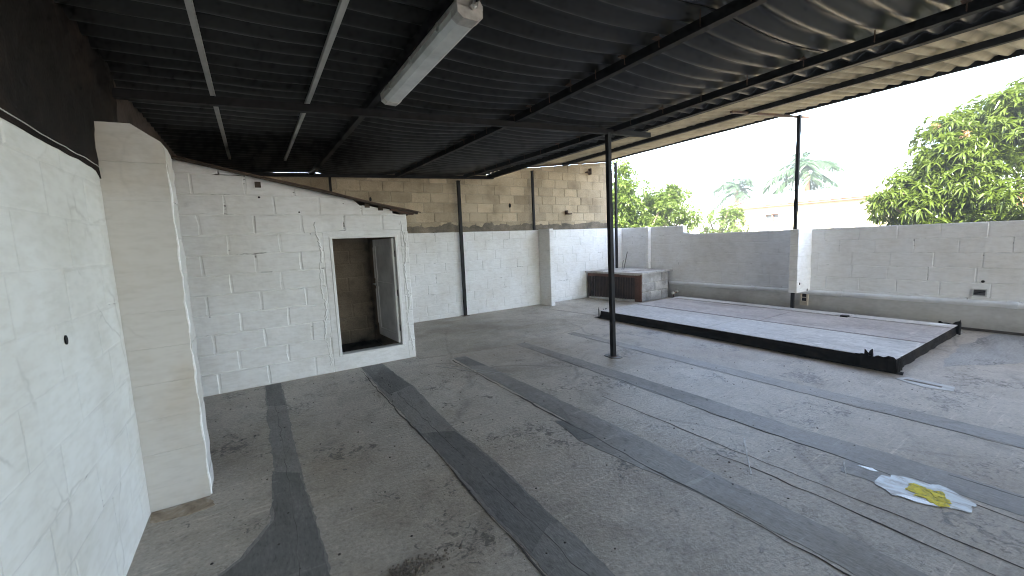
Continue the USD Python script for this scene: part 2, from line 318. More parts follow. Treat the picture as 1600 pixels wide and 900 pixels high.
concrete('debris_rust', (0.10, 0.07, 0.05), (0.06, 0.04, 0.03), (0.2, 0.15, 0.11), bump=0.01, cracks=0.0)
concrete('damp_concrete', (0.30, 0.29, 0.275), (0.17, 0.16, 0.15), (0.42, 0.41, 0.40), rough=(0.3, 0.6), bump=0.004, stretch=(0.6, 1.6, 1.0), cracks=0.4, warm=(0.24, 0.21, 0.17))
def blotched(name, stops, scale, stretch, rough, bump):
    mat(name, {'g': ('geometry', {}), 'mp': ('mapping', {'rotation': (0, 0, 0.25), 'scale': stretch}), 'n': ('noise_texture', {'scale': scale, 'detail': 5.0, 'roughness': 0.65, 'distortion': 0.7}),
               'r': ('rgb_ramp', {'ramp': stops}), 'b': ('bump', {'strength': 0.7, 'distance': bump}), 'p': ('principled_bsdf', {'roughness': rough})},
        [('g.position', 'mp.vector'), ('mp.vector', 'n.vector'), ('n.fac', 'r.fac'), ('r.color', 'p.base_color'), ('n.fac', 'b.height'), ('b.normal', 'p.normal')])
blotched('spilled_whitewash', [(0.36, (0.16, 0.155, 0.15)), (0.45, (0.36, 0.37, 0.37)), (0.56, (0.50, 0.56, 0.60)), (0.75, (0.66, 0.74, 0.80))], 6.0, (3.2, 1.0, 1.0), 0.35, 0.002)
blotched('thin_whitewash', [(0.40, (0.34, 0.33, 0.31)), (0.55, (0.46, 0.46, 0.45)), (0.75, (0.68, 0.70, 0.70))], 4.0, (4.5, 1.0, 1.0), 0.4, 0.002)
plain('bright_whitewash', (0.78, 0.84, 0.90), 0.3, bump=0.001, scale=30, var=0.08, big=9.0)
blotched('yellow_paint', [(0.30, (0.08, 0.08, 0.01)), (0.40, (0.42, 0.37, 0.0)), (0.54, (0.80, 0.64, 0.0)), (0.70, (0.90, 0.78, 0.0)), (0.85, (0.9, 0.85, 0.3))], 26.0, (1.0, 1.0, 1.0), 0.65, 0.008)
blotched('sand', [(0.35, (0.20, 0.15, 0.105)), (0.5, (0.33, 0.26, 0.19)), (0.65, (0.46, 0.40, 0.33))], 9.0, (1.0, 1.0, 1.0), 0.95, 0.004)
blotched('chalk', [(0.4, (0.38, 0.37, 0.35)), (0.6, (0.62, 0.62, 0.61))], 14.0, (1.0, 1.0, 1.0), 0.8, 0.001)
plain('brown_silt', (0.13, 0.10, 0.07), 0.7, bump=0.001, scale=40, var=0.3)
plain('earth', (0.12, 0.10, 0.07), 0.95, bump=0.01, scale=3, var=0.3, big=0.3)
plain('house_wall', (0.62, 0.52, 0.36), 0.85, bump=0.002, scale=20, var=0.06)
plain('house_trim', (0.22, 0.11, 0.06), 0.8, var=0.15)
plain('house_roof', (0.62, 0.54, 0.48), 0.85, var=0.12)
plain('lilac_tile', (0.34, 0.27, 0.30), 0.85, var=0.12)
plain('dark_pane', (0.06, 0.07, 0.08), 0.15, var=0.1)
plain('bark', (0.16, 0.125, 0.09), 0.95, bump=0.01, scale=20, var=0.3)
plain('palm_bark', (0.40, 0.22, 0.11), 0.95, bump=0.01, scale=20, var=0.3)

def leafy(name, dark, mid, light, rough=0.35, trans=0.35):
    mat(name, {
        'g': ('geometry', {}), 'r': ('rgb_ramp', {'ramp': [(0.0, dark), (0.5, mid), (0.85, light), (1.0, light)]}),
        'p': ('principled_bsdf', {'roughness': rough, 'specular_ior_level': 0.5}), 't': ('translucent_bsdf', {}),
        'h': ('hsv', {'saturation': 1.1, 'value': 1.5}), 'm': ('mix_closure', {'fac': trans}),
    }, [('g.random_per_island', 'r.fac'), ('r.color', 'p.base_color'), ('r.color', 'h.color'), ('h.color', 't.color'), ('p.BSDF', 'm.closure1'), ('t.BSDF', 'm.closure2')], surface='m.closure')
leafy('mango_leaf', (0.06, 0.085, 0.012), (0.24, 0.26, 0.025), (0.58, 0.50, 0.09), rough=0.24, trans=0.42)
leafy('bush_leaf', (0.075, 0.11, 0.018), (0.20, 0.26, 0.03), (0.44, 0.44, 0.07))
leafy('palm_leaf', (0.05, 0.085, 0.04), (0.08, 0.13, 0.05), (0.15, 0.18, 0.06))
leafy('blossom', (0.30, 0.16, 0.08), (0.36, 0.2, 0.1), (0.42, 0.25, 0.14), rough=0.7)

# ------------------------------------------------------------------ masonry walls, block by block
def frame_of(origin, u, n):
    M = np.eye(4); M[:3, 0], M[:3, 1], M[:3, 2], M[:3, 3] = u, (0, 0, 1), n, origin
    return M

def raised(poly, depth, cham, r, rough=0.0, tilt=0.0):
    """a block: the outline poly raised by depth, its front edges chamfered; rough jitters the outline"""
    poly = poly.simplify(0.002)
    if poly.geom_type != 'Polygon' or poly.area < 4e-4: return None
    p = shapely.segmentize(poly, 0.12) if rough else poly
    c = np.array(shapely.geometry.polygon.orient(p).exterior.coords)[:-1]
    cen = c.mean(0)
    if rough: c = c + r.normal(0, rough, c.shape)
    w = np.ptp(c, axis=0)
    k = np.clip(1 - 2 * cham / np.maximum(w, 2.5 * cham), 0.2, 1)
    inn = cen + (c - cen) * k
    d2 = depth + ((inn - cen) @ r.normal(0, tilt, 2) if tilt else 0)
    d2 = np.broadcast_to(d2, (len(c),))
    n = len(c)
    v = np.vstack([np.c_[c, np.full(n, -0.003)], np.c_[c, np.full(n, max(depth - cham * 0.8, depth * 0.25))], np.c_[inn, d2], [[*cen, d2.mean()]]])
    f = []
    for i in range(n):
        j = (i + 1) % n
        for a in (0, n):
            f += [[a + i, a + j, a + n + j], [a + i, a + n + j, a + n + i]]
        f.append([2 * n + i, 2 * n + j, 3 * n])
    return trimesh.Trimesh(v, np.array(f), process=False)

def block_wall(parent, M, region, zs, length, jv, jh, thick, depth, m_block, m_core, r, cham=0.008, rough=0.003, tilt=0.006, name='block', prot=0.0015, stagger=0.5, start=0.0, core_name='mortar_core', smooth=False):
    core = trimesh.creation.extrude_polygon(region, thick, engine='earcut')
    core.apply_translation([0, 0, -thick]); core.apply_transform(M)
    obj(core_name, core, m_core, parent)
    u0, _, u1, _ = region.bounds
    for k, (za, zb) in enumerate(zip(zs[:-1], zs[1:])):
        x = u0 - length + start + (k % 2) * length * stagger + r.normal(0, 0.01)
        while x < u1:
            L = length * (1 + r.normal(0, 0.025))
            cell = sbox(x + jv / 2, za + jh / 2 + r.normal(0, 0.0015), x + L - jv / 2, zb - jh / 2 + r.normal(0, 0.0015)).intersection(region)
            x += L
            for g in getattr(cell, 'geoms', [cell]):
                if g.geom_type != 'Polygon' or g.area < 6e-4: continue
                b = raised(g, max(0.002, depth + r.normal(0, prot)), cham, r, rough, tilt)
                if b is None: continue
                b.apply_transform(M)
                obj(name, b, m_block, parent, smooth)

CO = 0.2235                                                           # course height
X_LEFT, Y_HUT, Y_BACK, X_RIGHT = -0.70, 5.64, 8.20, 8.95
Y_NEAR = -10.0
def courses(z0, z1, h=CO, first=None):
    out = [z0]; z = z0 + (first or h)
    while z < z1 - 0.03: out.append(z); z += h
    return out + [z1]

# ------------------------------------------------------------------ the setting: ground, building, terrace floor
g = bx(-400, 400, -400, 400, -3.7, -3.2)
tag(obj('ground', g, 'earth'), kind='structure')
tag(obj('building_base', bx(-0.9, 9.1, Y_NEAR, 8.4, -3.2, -0.22), 'house_wall'), kind='structure')
floor = UsdGeom.Xform.Define(stage, path_of('floor')); tag(floor, kind='structure'); floor = floor.GetPrim()
obj('slab', bx(X_LEFT - 0.2, 9.1, Y_NEAR, 8.4, -0.22, 0.0), 'floor_concrete', floor)
strips = [  # (outline corner lists) dark mortar bands let into the slab, as they run from the back to the viewer
    [(-0.04, 5.62), (0.14, 5.62), (0.14, 3.2), (0.17, 2.2), (0.18, 1.2), (0.18, -3.0), (-0.05, -3.0), (-0.06, 2.0), (-0.46, 2.16), (-0.42, 2.32), (-0.22, 2.46), (-0.07, 2.70), (-0.03, 3.2)],
    [(1.07, 5.62), (1.36, 5.62), (1.40, 4.4), (1.33, 3.2), (1.36, 2.6), (1.31, 1.3), (1.32, -3.0), (1.05, -3.0), (1.04, 2.0), (1.06, 4.0)],
    [(2.24, 5.20), (2.42, 5.20), (2.46, 3.6), (2.47, 2.2), (2.46, 1.4), (2.50, -3.0), (2.20, -3.0), (2.21, 1.2), (2.05, 2.35), (2.12, 2.75), (2.21, 2.7)],
    [(3.33, 5.25), (3.50, 5.25), (3.58, 3.0), (3.60, 1.4), (3.66, 0.9), (3.66, -3.0), (3.40, -3.0), (3.40, 0.72), (3.16, 0.80), (3.13, 1.0), (3.34, 1.05), (3.32, 3.2)],
    [(4.40, 5.28), (4.56, 5.28), (4.64, 3.2), (4.70, 0.6), (4.72, -3.0), (4.48, -3.0), (4.46, 0.6), (4.42, 2.4)],
]
for k, s in enumerate(strips):
    obj('mortar_strip', flat_patch(wobbly(wobbly(s, 0.05, 0.018, k + 3, 5.0).exterior.coords, 0.02, 0.010, k + 13, 24.0), 0.0016), 'strip_faded' if k < 2 else 'strip_worn', floor)
for k, q in enumerate([[(1.08, 5.6), (1.35, 5.6), (1.38, 4.5), (1.10, 4.35)], [(1.07, 3.25), (1.32, 3.12), (1.34, 2.45), (1.31, 1.75), (1.06, 1.6)], [(-0.03, 5.6), (0.13, 5.6), (0.13, 4.75), (-0.03, 4.85)],
                       [(-0.04, 3.35), (0.13, 3.2), (0.165, 2.2), (0.17, 1.4), (-0.04, 1.5), (-0.05, 2.02), (-0.44, 2.18), (-0.40, 2.30), (-0.20, 2.45), (-0.05, 2.7)], [(2.23, 5.15), (2.41, 5.15), (2.43, 4.6), (2.24, 4.75)], [(2.06, 2.36), (2.13, 2.72), (2.2, 2.68), (2.19, 2.3)]]):
    obj('mortar_patch', flat_patch(wobbly(q, 0.02, 0.016, 140 + k, 16.0), 0.0024), 'strip_mortar', floor)
for x0, ya, yb, w_, seed in ((1.045, 5.5, -2.5, 0.012, 90), (2.195, 5.1, -2.5, 0.016, 91), (3.335, 4.9, -2.5, 0.010, 92), (3.62, 0.6, -2.0, 0.008, 93), (4.43, 5.0, -2.0, 0.007, 94), (1.20, 4.4, -2.0, 0.005, 95), (0.045, 5.0, -1.0, 0.004, 96), (2.86, 2.9, -1.0, 0.006, 97), (2.72, 1.6, -1.0, 0.009, 98)):
    ys_ = np.arange(ya, yb, -0.04); xs_ = x0 + 0.05 * (fbm(np.c_[ys_ * 1.1, ys_ * 0 + seed, ys_ * 0], 4, seed) - 0.5) + 0.02 * (noise(np.c_[ys_ * 9, ys_ * 0, ys_ * 0 + seed], seed) - 0.5)
    ww = w_ * np.clip(2.2 * (fbm(np.c_[ys_ * 3, ys_ * 0 + seed, ys_ * 0 + 5], 3, seed + 1) - 0.32), 0.12, 1.6) / 2
    ring = np.r_[np.c_[xs_ - ww, ys_], np.c_[xs_ + ww, ys_][::-1]]
    obj('floor_crack', flat_patch(Polygon(ring).buffer(0), 0.0028, 0.002), 'dark_floor', floor)
o = obj('screed_patch', flat_patch(wobbly([(1.86, 5.46), (3.2, 5.24), (4.75, 5.36), (5.72, 5.95), (5.84, 6.2), (5.56, 8.1), (1.86, 8.18)], 0.08, 0.02, 31, 4.0), 0.004), 'screed', floor)
tag(o, 'smoother brownish screed in the back corner of the floor')
obj('screed_patch', flat_patch(wobbly([(5.60, 8.18), (5.875, 6.15), (8.4, 6.1), (8.9, 6.3), (8.9, 8.18)], 0.08, 0.012, 33, 4.0), 0.006), 'screed', floor)
o = obj('wet_patch', flat_patch(wobbly([(6.4, 1.18), (7.4, 1.28), (8.86, 1.15), (8.88, 0.2), (8.2, 0.35), (7.2, 0.7)], 0.05, 0.09, 35, 4), 0.003), 'damp_concrete', floor)
tag(o, 'darker damp patch on the floor behind the low hatch')
# spills of paint on the floor
sp = UsdGeom.Xform.Define(stage, path_of('paint_spill')); sp = tag(sp, 'dried bluish white paint spill with a yellow middle on the grey floor', 'paint spill')
obj('white_film', flat_patch(wobbly([(3.13, 0.82), (3.27, 0.84), (3.36, 0.75), (3.42, 0.56), (3.34, 0.44), (3.22, 0.44), (3.14, 0.58), (3.08, 0.74)], 0.012, 0.034, 41, 22.0), 0.0045), 'spilled_whitewash', sp)
obj('white_streak', flat_patch(wobbly([(3.10, 0.72), (3.135, 0.69), (3.17, 0.55), (3.15, 0.545), (3.10, 0.63)], 0.02, 0.006, 43, 14.0), 0.0055), 'bright_whitewash', sp)
for k, (px, py, sc_) in enumerate([(3.262, 0.655, 0.055), (3.215, 0.615, 0.045), (3.185, 0.56, 0.032), (3.295, 0.59, 0.032), (3.24, 0.56, 0.026)]):
    ring = [(px + sc_ * (1 + 0.3 * math.sin(3 * a + k)) * math.cos(a), py + 1.2 * sc_ * (1 + 0.3 * math.cos(2 * a + k)) * math.sin(a)) for a in np.linspace(0, 2 * math.pi, 14)[:-1]]
    obj('yellow_blob', flat_patch(wobbly(ring, 0.008, 0.022, 50 + k, 45.0), 0.0065 + 0.0006 * k), 'yellow_paint', sp)
obj('white_fleck', flat_patch(wobbly([(3.30, 0.97), (3.34, 0.90), (3.315, 0.855), (3.295, 0.90)], 0.015, 0.006, 61, 20), 0.0045), 'bright_whitewash', sp)
for k, (a, b, w_) in enumerate((((3.09, 1.61), (2.64, 1.32), 0.014), ((3.30, 1.04), (3.09, 0.96), 0.010), ((1.9, 5.0), (2.35, 4.2), 0.012), ((2.05, 4.9), (2.5, 4.05), 0.008))):
    d = np.array([b[1] - a[1], a[0] - b[0]]); d = d / np.linalg.norm(d) * w_ / 2; a_, b_ = np.array(a), np.array(b)
    tag(obj('chalk_mark', flat_patch(wobbly([a_ + d, b_ + d * 0.4, b_ - d * 0.4, a_ - d], 0.02, 0.006, 110 + k, 30), 0.0036), 'chalk', floor), 'pale scrape mark on the floor')
obj('sand_drift', flat_patch(wobbly([(-0.70, 3.25), (-0.39, 3.25), (-0.36, 3.12), (-0.5, 3.09), (-0.70, 3.13)], 0.02, 0.03, 120, 14), 0.003), 'sand', floor)
s2 = thing('whitewash_spill', 'thin pale whitewash spill beside the near corner of the low hatch', 'paint spill')
obj('white_film', flat_patch(wobbly([(5.56, 1.36), (5.72, 1.30), (5.66, 0.95), (5.52, 0.92), (5.44, 1.12)], 0.03, 0.03, 63, 9), 0.004), 'thin_whitewash', s2)
obj('brown_streak', flat_patch(wobbly([(5.58, 1.30), (5.62, 1.28), (5.60, 1.02), (5.56, 1.02)], 0.03, 0.008, 65, 9), 0.006), 'brown_silt', s2)
# ragged rust and grit in front
gr = []
for k in range(260):
    x, y = 0.42 + abs(nrg.normal(0, 0.14)), 1.86 - 0.28 * 0 + nrg.normal(0, 0.035)
    b = trimesh.creation.icosphere(0, 0.004 + 0.008 * nrg.random() ** 2); b.apply_scale([1, 1, 0.5]); b.apply_translation([x, y, 0.003]); gr.append(b)
tag(obj('rust_crumbs', cat_(*gr), 'debris_rust'), 'rusty crumbs strewn on the floor at the bottom of the view', 'debris', kind='stuff')
gr = []
for k in range(700):
    x, y = nrg.uniform(-0.6, 5.5), nrg.uniform(1.0, 5.4)
    b = trimesh.creation.icosphere(0, 0.003 + 0.006 * nrg.random() ** 3); b.apply_scale([1, 1, 0.45]); b.apply_translation([x, y, 0.002]); gr.append(b)
tag(obj('floor_grit', cat_(*gr), 'dark_floor'), 'dark grit scattered over the concrete floor', 'grit', kind='stuff')

# ------------------------------------------------------------------ left wall, black upper wall, pillar
r1 = np.random.default_rng(11)
lw = thing('white_wall', 'white painted smooth block wall along the left edge', 'wall')
M = frame_of((X_LEFT, 0, 0), (0, 1, 0), (1, 0, 0))
block_wall(lw, M, sbox(Y_NEAR, 0, 3.26, 2.105), courses(0, 2.105), 0.50, 0.010, 0.007, 0.16, 0.0016, 'left_paint', 'left_paint_joint', r1, cham=0.010, rough=0.003, tilt=0.003, prot=0.0005)
hole = trimesh.creation.cylinder(0.018, 0.004, sections=10); hole.apply_transform(trimesh.transformations.rotation_matrix(math.pi / 2, (0, 1, 0)))
hole.apply_scale([1, 0.8, 1.1]); hole.apply_translation([X_LEFT + 0.006, 2.41, 1.27]); obj('chipped_hole', hole, 'void', lw)

bw = thing('black_wall', 'black tar coated upper wall above the white left wall', 'wall')
yy, zz = np.linspace(Y_NEAR, 3.90, 220), np.linspace(0, 1, 28)
Y, T = np.meshgrid(yy, zz, indexing='ij')
zb = 2.10 + 0.035 * (fbm(np.stack([Y * 5, Y * 0, Y * 0], -1), 4, 3) - 0.5) - 0.05 * np.clip((Y - 3.18) / 0.1, 0, 1) * (Y < 3.3)
Z = zb + (2.99 - zb) * T
X = X_LEFT + 0.010 + 0.045 * (fbm(np.stack([Y * 6, Z * 6, Y * 0], -1), 4, 5) - 0.5) * np.clip(T * 6 + 0.3, 0, 1)
obj('tar_coat', solid_grid(np.stack([X, Y, Z], -1), np.stack([X * 0 + X_LEFT - 0.17, Y, Z], -1)), 'tar_wall', bw, 40)
lip = []
for k in range(60):
    y0 = 1.9 + k * 0.022
    z0 = float(np.interp(y0, yy, zb[:, 0]))
    lip.append(bar((X_LEFT + 0.026, y0, z0 + 0.012), (X_LEFT + 0.024, y0 + 0.024, float(np.interp(y0 + 0.024, yy, zb[:, 0])) + 0.012), 0.003, 0.003))
obj('peeling_lip', cat_(*lip), 'grey_profile', bw)
sw = obj('sooty_wall', cat_(bx(X_LEFT - 0.16, X_LEFT - 0.03, 3.93, 8.3, 0.0, 3.02), bx(X_LEFT - 0.30, X_LEFT - 0.165, 3.2, 4.0, 0.0, 2.9)), 'sooty_wall')
tag(sw, 'dark brown sooty wall behind the white pillar and hut', 'wall')

pl = thing('white_pillar', 'white painted block pillar with broken top corner against the left wall', 'pillar')
pz = [0.0] + [0.145 + CO * k for k in range(11)] + [2.385]
outline = Polygon([(-0.73, 0), (-0.392, 0), (-0.392, 2.13), (-0.394, 2.25), (-0.405, 2.285), (-0.45, 2.315), (-0.50, 2.352), (-0.535, 2.378), (-0.73, 2.372)])
for k, (za, zc) in enumerate(zip(pz[:-1], pz[1:])):
    cell = outline.intersection(sbox(-1, za + 0.0006, 1, zc - 0.0006))
    if cell.is_empty or cell.area < 1e-3: continue
    c = np.array(shapely.segmentize(cell, 0.03).exterior.coords)[:-1]
    edge = c[:, 0] > -0.42
    c[edge, 0] += 0.007 * (fbm(np.c_[c[edge, 1] * 14, c[edge, 1] * 0 + k, c[edge, 1] * 0], 3, 2) - 0.5) * 2
    m = trimesh.creation.extrude_polygon(Polygon(c).buffer(0), 0.235, engine='earcut')
    A = np.eye(4); A[:3, 0], A[:3, 1], A[:3, 2], A[:3, 3] = (1, 0, 0), (0, 0, 1), (0, -1, 0), (0, 3.26 + 0.235 + r1.normal(0, 0.0007), 0)
    m.apply_transform(A); obj('block', m, 'pillar_paint', pl)
obj('mortar_core', bx(-0.72, -0.402, 3.268, 3.485, 0, 2.24), 'pillar_paint', pl)
bead = []
pts = [(-0.392 + 0.003 * math.sin(z * 23) + 0.002 * math.sin(z * 61), 3.262, z) for z in np.arange(0.01, 2.2, 0.05)]
for a, b in zip(pts[:-1], pts[1:]): bead.append(tube(a, b, 0.005 + 0.002 * math.sin(a[2] * 17), 6))
obj('paint_ridge', cat_(*bead), 'white_paint', pl, 50)

# ------------------------------------------------------------------ block hut with its door
r2 = np.random.default_rng(12)
hut = thing('block_hut', 'white painted block hut with a doorway and a sloping sheet roof', 'hut')
region = Polygon([(X_LEFT - 0.02, 0), (1.85, 0), (1.852, 1.2), (1.85, 2.04), (1.665, 2.04), (1.66, 2.105), (1.24, 2.155), (1.14, 2.245), (X_LEFT - 0.02, 2.645)])
DX0, DX1, DZ0, DZ1 = 0.83, 1.70, 0.21, 1.76
region = region.difference(sbox(DX0, DZ0, DX1, DZ1)).difference(sbox(0.075, 2.33, 0.165, 2.42))
M = frame_of((0, Y_HUT, 0), (1, 0, 0), (0, -1, 0))
hz = [0.0, 0.245] + [0.245 + CO * k for k in range(1, 12)]
# blocks stop short of the plastered band round the doorway
trim_zone = sbox(DX0 - 0.075, 0.0, DX1 + 0.05, DZ1 + 0.07)
block_region = region
block_wall(hut, M, block_region.difference(trim_zone), hz, 0.50, 0.016, 0.009, 0.14, 0.007, 'white_paint', 'white_paint_joint', r2, cham=0.009, rough=0.0035, tilt=0.007, start=0.24)
tz = trim_zone.intersection(region)
band = trimesh.creation.extrude_polygon(tz.buffer(-0.002), 0.148, engine='earcut'); band.apply_translation([0, 0, -0.14]); band.apply_transform(M)
obj('plaster_surround', band, 'white_paint', hut)
fr = thing  # (frame pieces are parts of the hut)
for nm, b in (('door_jamb', cbx(DX0 - 0.004, DX0 + 0.034, Y_HUT - 0.016, Y_HUT + 0.10, DZ0, DZ1)), ('door_jamb', cbx(DX1 - 0.034, DX1 + 0.004, Y_HUT - 0.016, Y_HUT + 0.10, DZ0, DZ1)),
              ('door_head', cbx(DX0 - 0.004, DX1 + 0.004, Y_HUT - 0.019, Y_HUT + 0.10, DZ1 - 0.028, DZ1 + 0.004)), ('door_sill', cbx(DX0 - 0.004, DX1 + 0.004, Y_HUT - 0.018, Y_HUT + 0.12, DZ0 - 0.02, DZ0 + 0.006))):
    obj(nm, b, 'frame_paint', hut)
# rough ridges of mortar beside the doorway and at the right edge
for sx_ in (0.70, 1.792):
    segs, z = [], 0.10
    while z < 1.9:
        x = sx_ + 0.02 * math.sin(z * 9.0) + r2.normal(0, 0.008)
        z2 = z + 0.05; x2 = sx_ + 0.02 * math.sin(z2 * 9.0) + r2.normal(0, 0.008)
        segs.append(tube((x, Y_HUT - 0.006, z), (x2, Y_HUT - 0.006, z2), 0.0085 + 0.003 * r2.random(), 6)); z = z2 - 0.004
    obj('mortar_ridge', cat_(*segs), 'white_paint', hut, 50)
# door leaf, opened inwards against the side wall
hx, hy = DX1 - 0.036, Y_HUT + 0.05
ang = math.atan2(6.49 - hy, 1.60 - hx)
leaf = UsdGeom.Xform.Define(stage, path_of('door_leaf', hut)); leaf.AddTranslateOp().Set(Gf.Vec3d(hx, hy, 0)); leaf.AddRotateZOp().Set(math.degrees(ang)); leaf = leaf.GetPrim()
W_, T_ = 0.80, 0.032
def lb(x0, x1, y0, y1, z0, z1, c=0.004): return cbx(x0, x1, y0, y1, z0, z1, c)
for nm, b in (('stile', lb(0, 0.09, 0, T_, 0.235, 1.715)), ('stile', lb(W_ - 0.09, W_, 0, T_, 0.235, 1.715)), ('rail', lb(0.09, W_ - 0.09, 0.001, T_ - 0.001, 0.235, 0.36)),
              ('rail', lb(0.09, W_ - 0.09, 0.001, T_ - 0.001, 1.0, 1.08)), ('rail', lb(0.09, W_ - 0.09, 0.001, T_ - 0.001, 1.62, 1.715)),
              ('panel', lb(0.088, W_ - 0.088, 0.010, T_ - 0.010, 0.358, 1.002, 0.003)), ('panel', lb(0.088, W_ - 0.088, 0.010, T_ - 0.010, 1.078, 1.622, 0.003))):
    obj(nm, b, 'door_paint', leaf)
for z0, z1 in ((0.42, 0.96), (1.12, 1.60)):
    obj('edge_strip', lb(W_ - 0.012, W_ + 0.006, T_ - 0.004, T_ + 0.008, z0, z1, 0.003), 'frame_paint', leaf)
hd = cat_(lb(W_ - 0.07, W_ + 0.004, T_, T_ + 0.006, 1.0, 1.09, 0.002), tube((W_ - 0.035, T_, 1.04), (W_ - 0.035, T_ + 0.055, 1.04), 0.009, 8), tube((W_ - 0.035, T_ + 0.05, 1.04), (W_ - 0.13, T_ + 0.05, 1.035), 0.010, 8))
obj('handle', hd, 'bright_metal', leaf)
for z in (0.45, 0.95, 1.5): obj('hinge', tube((hx + 0.004, hy - 0.012, z - 0.045), (hx + 0.004, hy - 0.012, z + 0.045), 0.010, 8), 'black_steel', hut)
# inside of the hut
block_wall(hut, frame_of((0, 7.2, 0), (1, 0, 0), (0, -1, 0)), sbox(X_LEFT, 0.0, 1.66, 2.2), courses(0, 2.2), 0.50, 0.016, 0.012, 0.08, 0.006, 'closet_block', 'closet_block', r2, name='inner_block', core_name='inner_wall')
obj('side_wall', bx(1.664, 1.848, Y_HUT + 0.145, 8.15, 0.0, 2.03), 'closet_block', hut)
obj('inner_floor', bx(X_LEFT + 0.01, 1.655, Y_HUT + 0.145, 7.18, 0.0, 0.006), 'dark_floor', hut)
for hxx, hzz, rr in ((0.118, 2.235, 0.012), (0.52, 2.065, 0.010), (1.035, 2.175, 0.006), (-0.48, 0.9, 0.006), (0.62, 1.80, 0.006)):
    c = trimesh.creation.cylinder(rr, 0.004, sections=10); c.apply_transform(trimesh.transformations.rotation_matrix(math.pi / 2, (1, 0, 0))); c.apply_translation([hxx, Y_HUT - 0.012, hzz])
    obj('drill_hole', c, 'void', hut)
# roof of the hut: sagging old sheets on rafters
def corrugated(x0, x1, y0, y1, zf, amp, pitch, thick, nx, per=8, phase=0.0):
    ny = max(3, int(round((y1 - y0) / pitch * per)) + 1)
    X, Y = np.meshgrid(np.linspace(x0, x1, nx), np.linspace(y0, y1, ny), indexing='ij')
    Z = zf(X, Y) + amp * (1 + np.sin(2 * math.pi * (Y / pitch) + phase))
    return solid_grid(np.stack([X, Y, Z + thick], -1), np.stack([X, Y, Z], -1))
hr = lambda X, Y: 2.632 - 0.2185 * (X + 0.627) - 0.012 * np.sin((X + 0.7) * 2.3) ** 2
for k, (a, b) in enumerate(((5.50, 6.45), (6.40, 7.35), (7.30, 8.15))):
    obj('roof_sheet', corrugated(-0.70, 2.02, a, b, lambda X, Y, k=k: hr(X, Y) + 0.004 * (k % 2), 0.008, 0.15, 0.007, 20), 'old_sheet', hut, 40)
obj('roof_batten', bar((-0.70, 5.53, 2.63), (1.98, 5.53, 2.044), 0.03, 0.024), 'old_wood', hut)
obj('rafter_end', bx(0.09, 0.15, Y_HUT - 0.02, 6.2, 2.345, 2.41), 'old_wood', hut)
for x in (1.30, 1.47, 1.75): obj('rafter_end', bx(x, x + 0.06, Y_HUT - 0.03, 7.0, float(hr(x + 0.06, 6)) - 0.06, float(hr(x + 0.06, 6)) - 0.008), 'old_wood', hut)
obj('purlin', bar((1.62, 5.58, 2.105), (1.93, 5.58, 2.04), 0.05, 0.03), 'rusty_steel', hut)
obj('notch_sill', bx(0.05, 0.19, Y_HUT - 0.022, Y_HUT + 0.02, 2.312, 2.328), 'white_paint', hut)

# ------------------------------------------------------------------ back boundary wall (white), bare block wall above it
r3 = np.random.default_rng(13)
bk = thing('boundary_wall', 'white painted block wall at the back between the hut and the corner', 'wall')
block_wall(bk, frame_of((0, Y_BACK, 0), (1, 0, 0), (0, -1, 0)), sbox(1.86, 0, X_RIGHT + 0.1, 1.855), [0, 0.09] + [0.09 + CO * k for k in range(1, 8)] + [1.855], 0.47, 0.012, 0.008, 0.17, 0.006, 'white_paint', 'white_paint_joint', r3, cham=0.006, rough=0.002, tilt=0.005)
fin = thing('wall_fin', 'white block buttress standing out from the back wall', 'buttress')
for za, zc in zip(courses(0, 1.87)[:-1], courses(0, 1.87)[1:]):
    d = r3.normal(0, 0.002)
    obj('block', cbx(5.985 + d, 6.105 + d, 7.74 + r3.normal(0, 0.002), Y_BACK - 0.012, za + 0.003, zc - 0.003, 0.006), 'white_paint', fin)
obj('mortar_core', bx(5.993, 6.097, 7.75, Y_BACK - 0.012, 0, 1.84), 'white_paint_joint', fin)

def Z1(X, Y): return 2.842 + 0.0345 * (X + 0.7) + 0.018 * np.maximum(0, Y - 3.8)    # top of the purlins
Z2 = lambda X: 3.52 + 0.115 * (X - 6.85)                              # underside of the far roof
uw = thing('bare_block_wall', 'unpainted beige block wall rising above the white back wall', 'wall')
reg = Polygon([(X_LEFT, 1.9), (8.55, 1.9), (8.55, Z2(8.55) - 0.05), (4.78, Z2(4.78) - 0.05), (4.76, float(Z1(4.76, 8.25)) + 0.022), (1.25, float(Z1(1.25, 8.25)) + 0.012), (1.05, 2.955), (0.62, 2.945), (X_LEFT, 2.92)])
block_wall(uw, frame_of((0, Y_BACK + 0.045, 0), (1, 0, 0), (0, -1, 0)), reg, courses(1.9, 3.62, 0.205, 0.17), 0.42, 0.016, 0.014, 0.16, 0.008, 'bare_block', 'bare_mortar', r3, cham=0.007, rough=0.004, tilt=0.008, prot=0.003)
U, T = np.meshgrid(np.linspace(1.5, 8.54, 240), np.linspace(0, 1, 14), indexing='ij')
zt = 2.03 + 0.06 * (fbm(np.stack([U * 3, U * 0, U * 0], -1), 4, 8) - 0.5) * 2
Zg = 1.835 + (zt - 1.835) * T
Yg = Y_BACK + 0.012 - 0.035 * (fbm(np.stack([U * 9, Zg * 9, U * 0], -1), 4, 9) - 0.35) * np.sin(np.clip(T, 0, 1) * math.pi) ** 0.5 + 0.03 * T
o = obj('rough_mortar_band', solid_grid(np.stack([U, Yg, Zg], -1), np.stack([U, U * 0 + Y_BACK + 0.06, Zg], -1)), 'mossy_band', uw, 30)
tag(o, 'dark rough mortar band at the foot of the bare blocks')
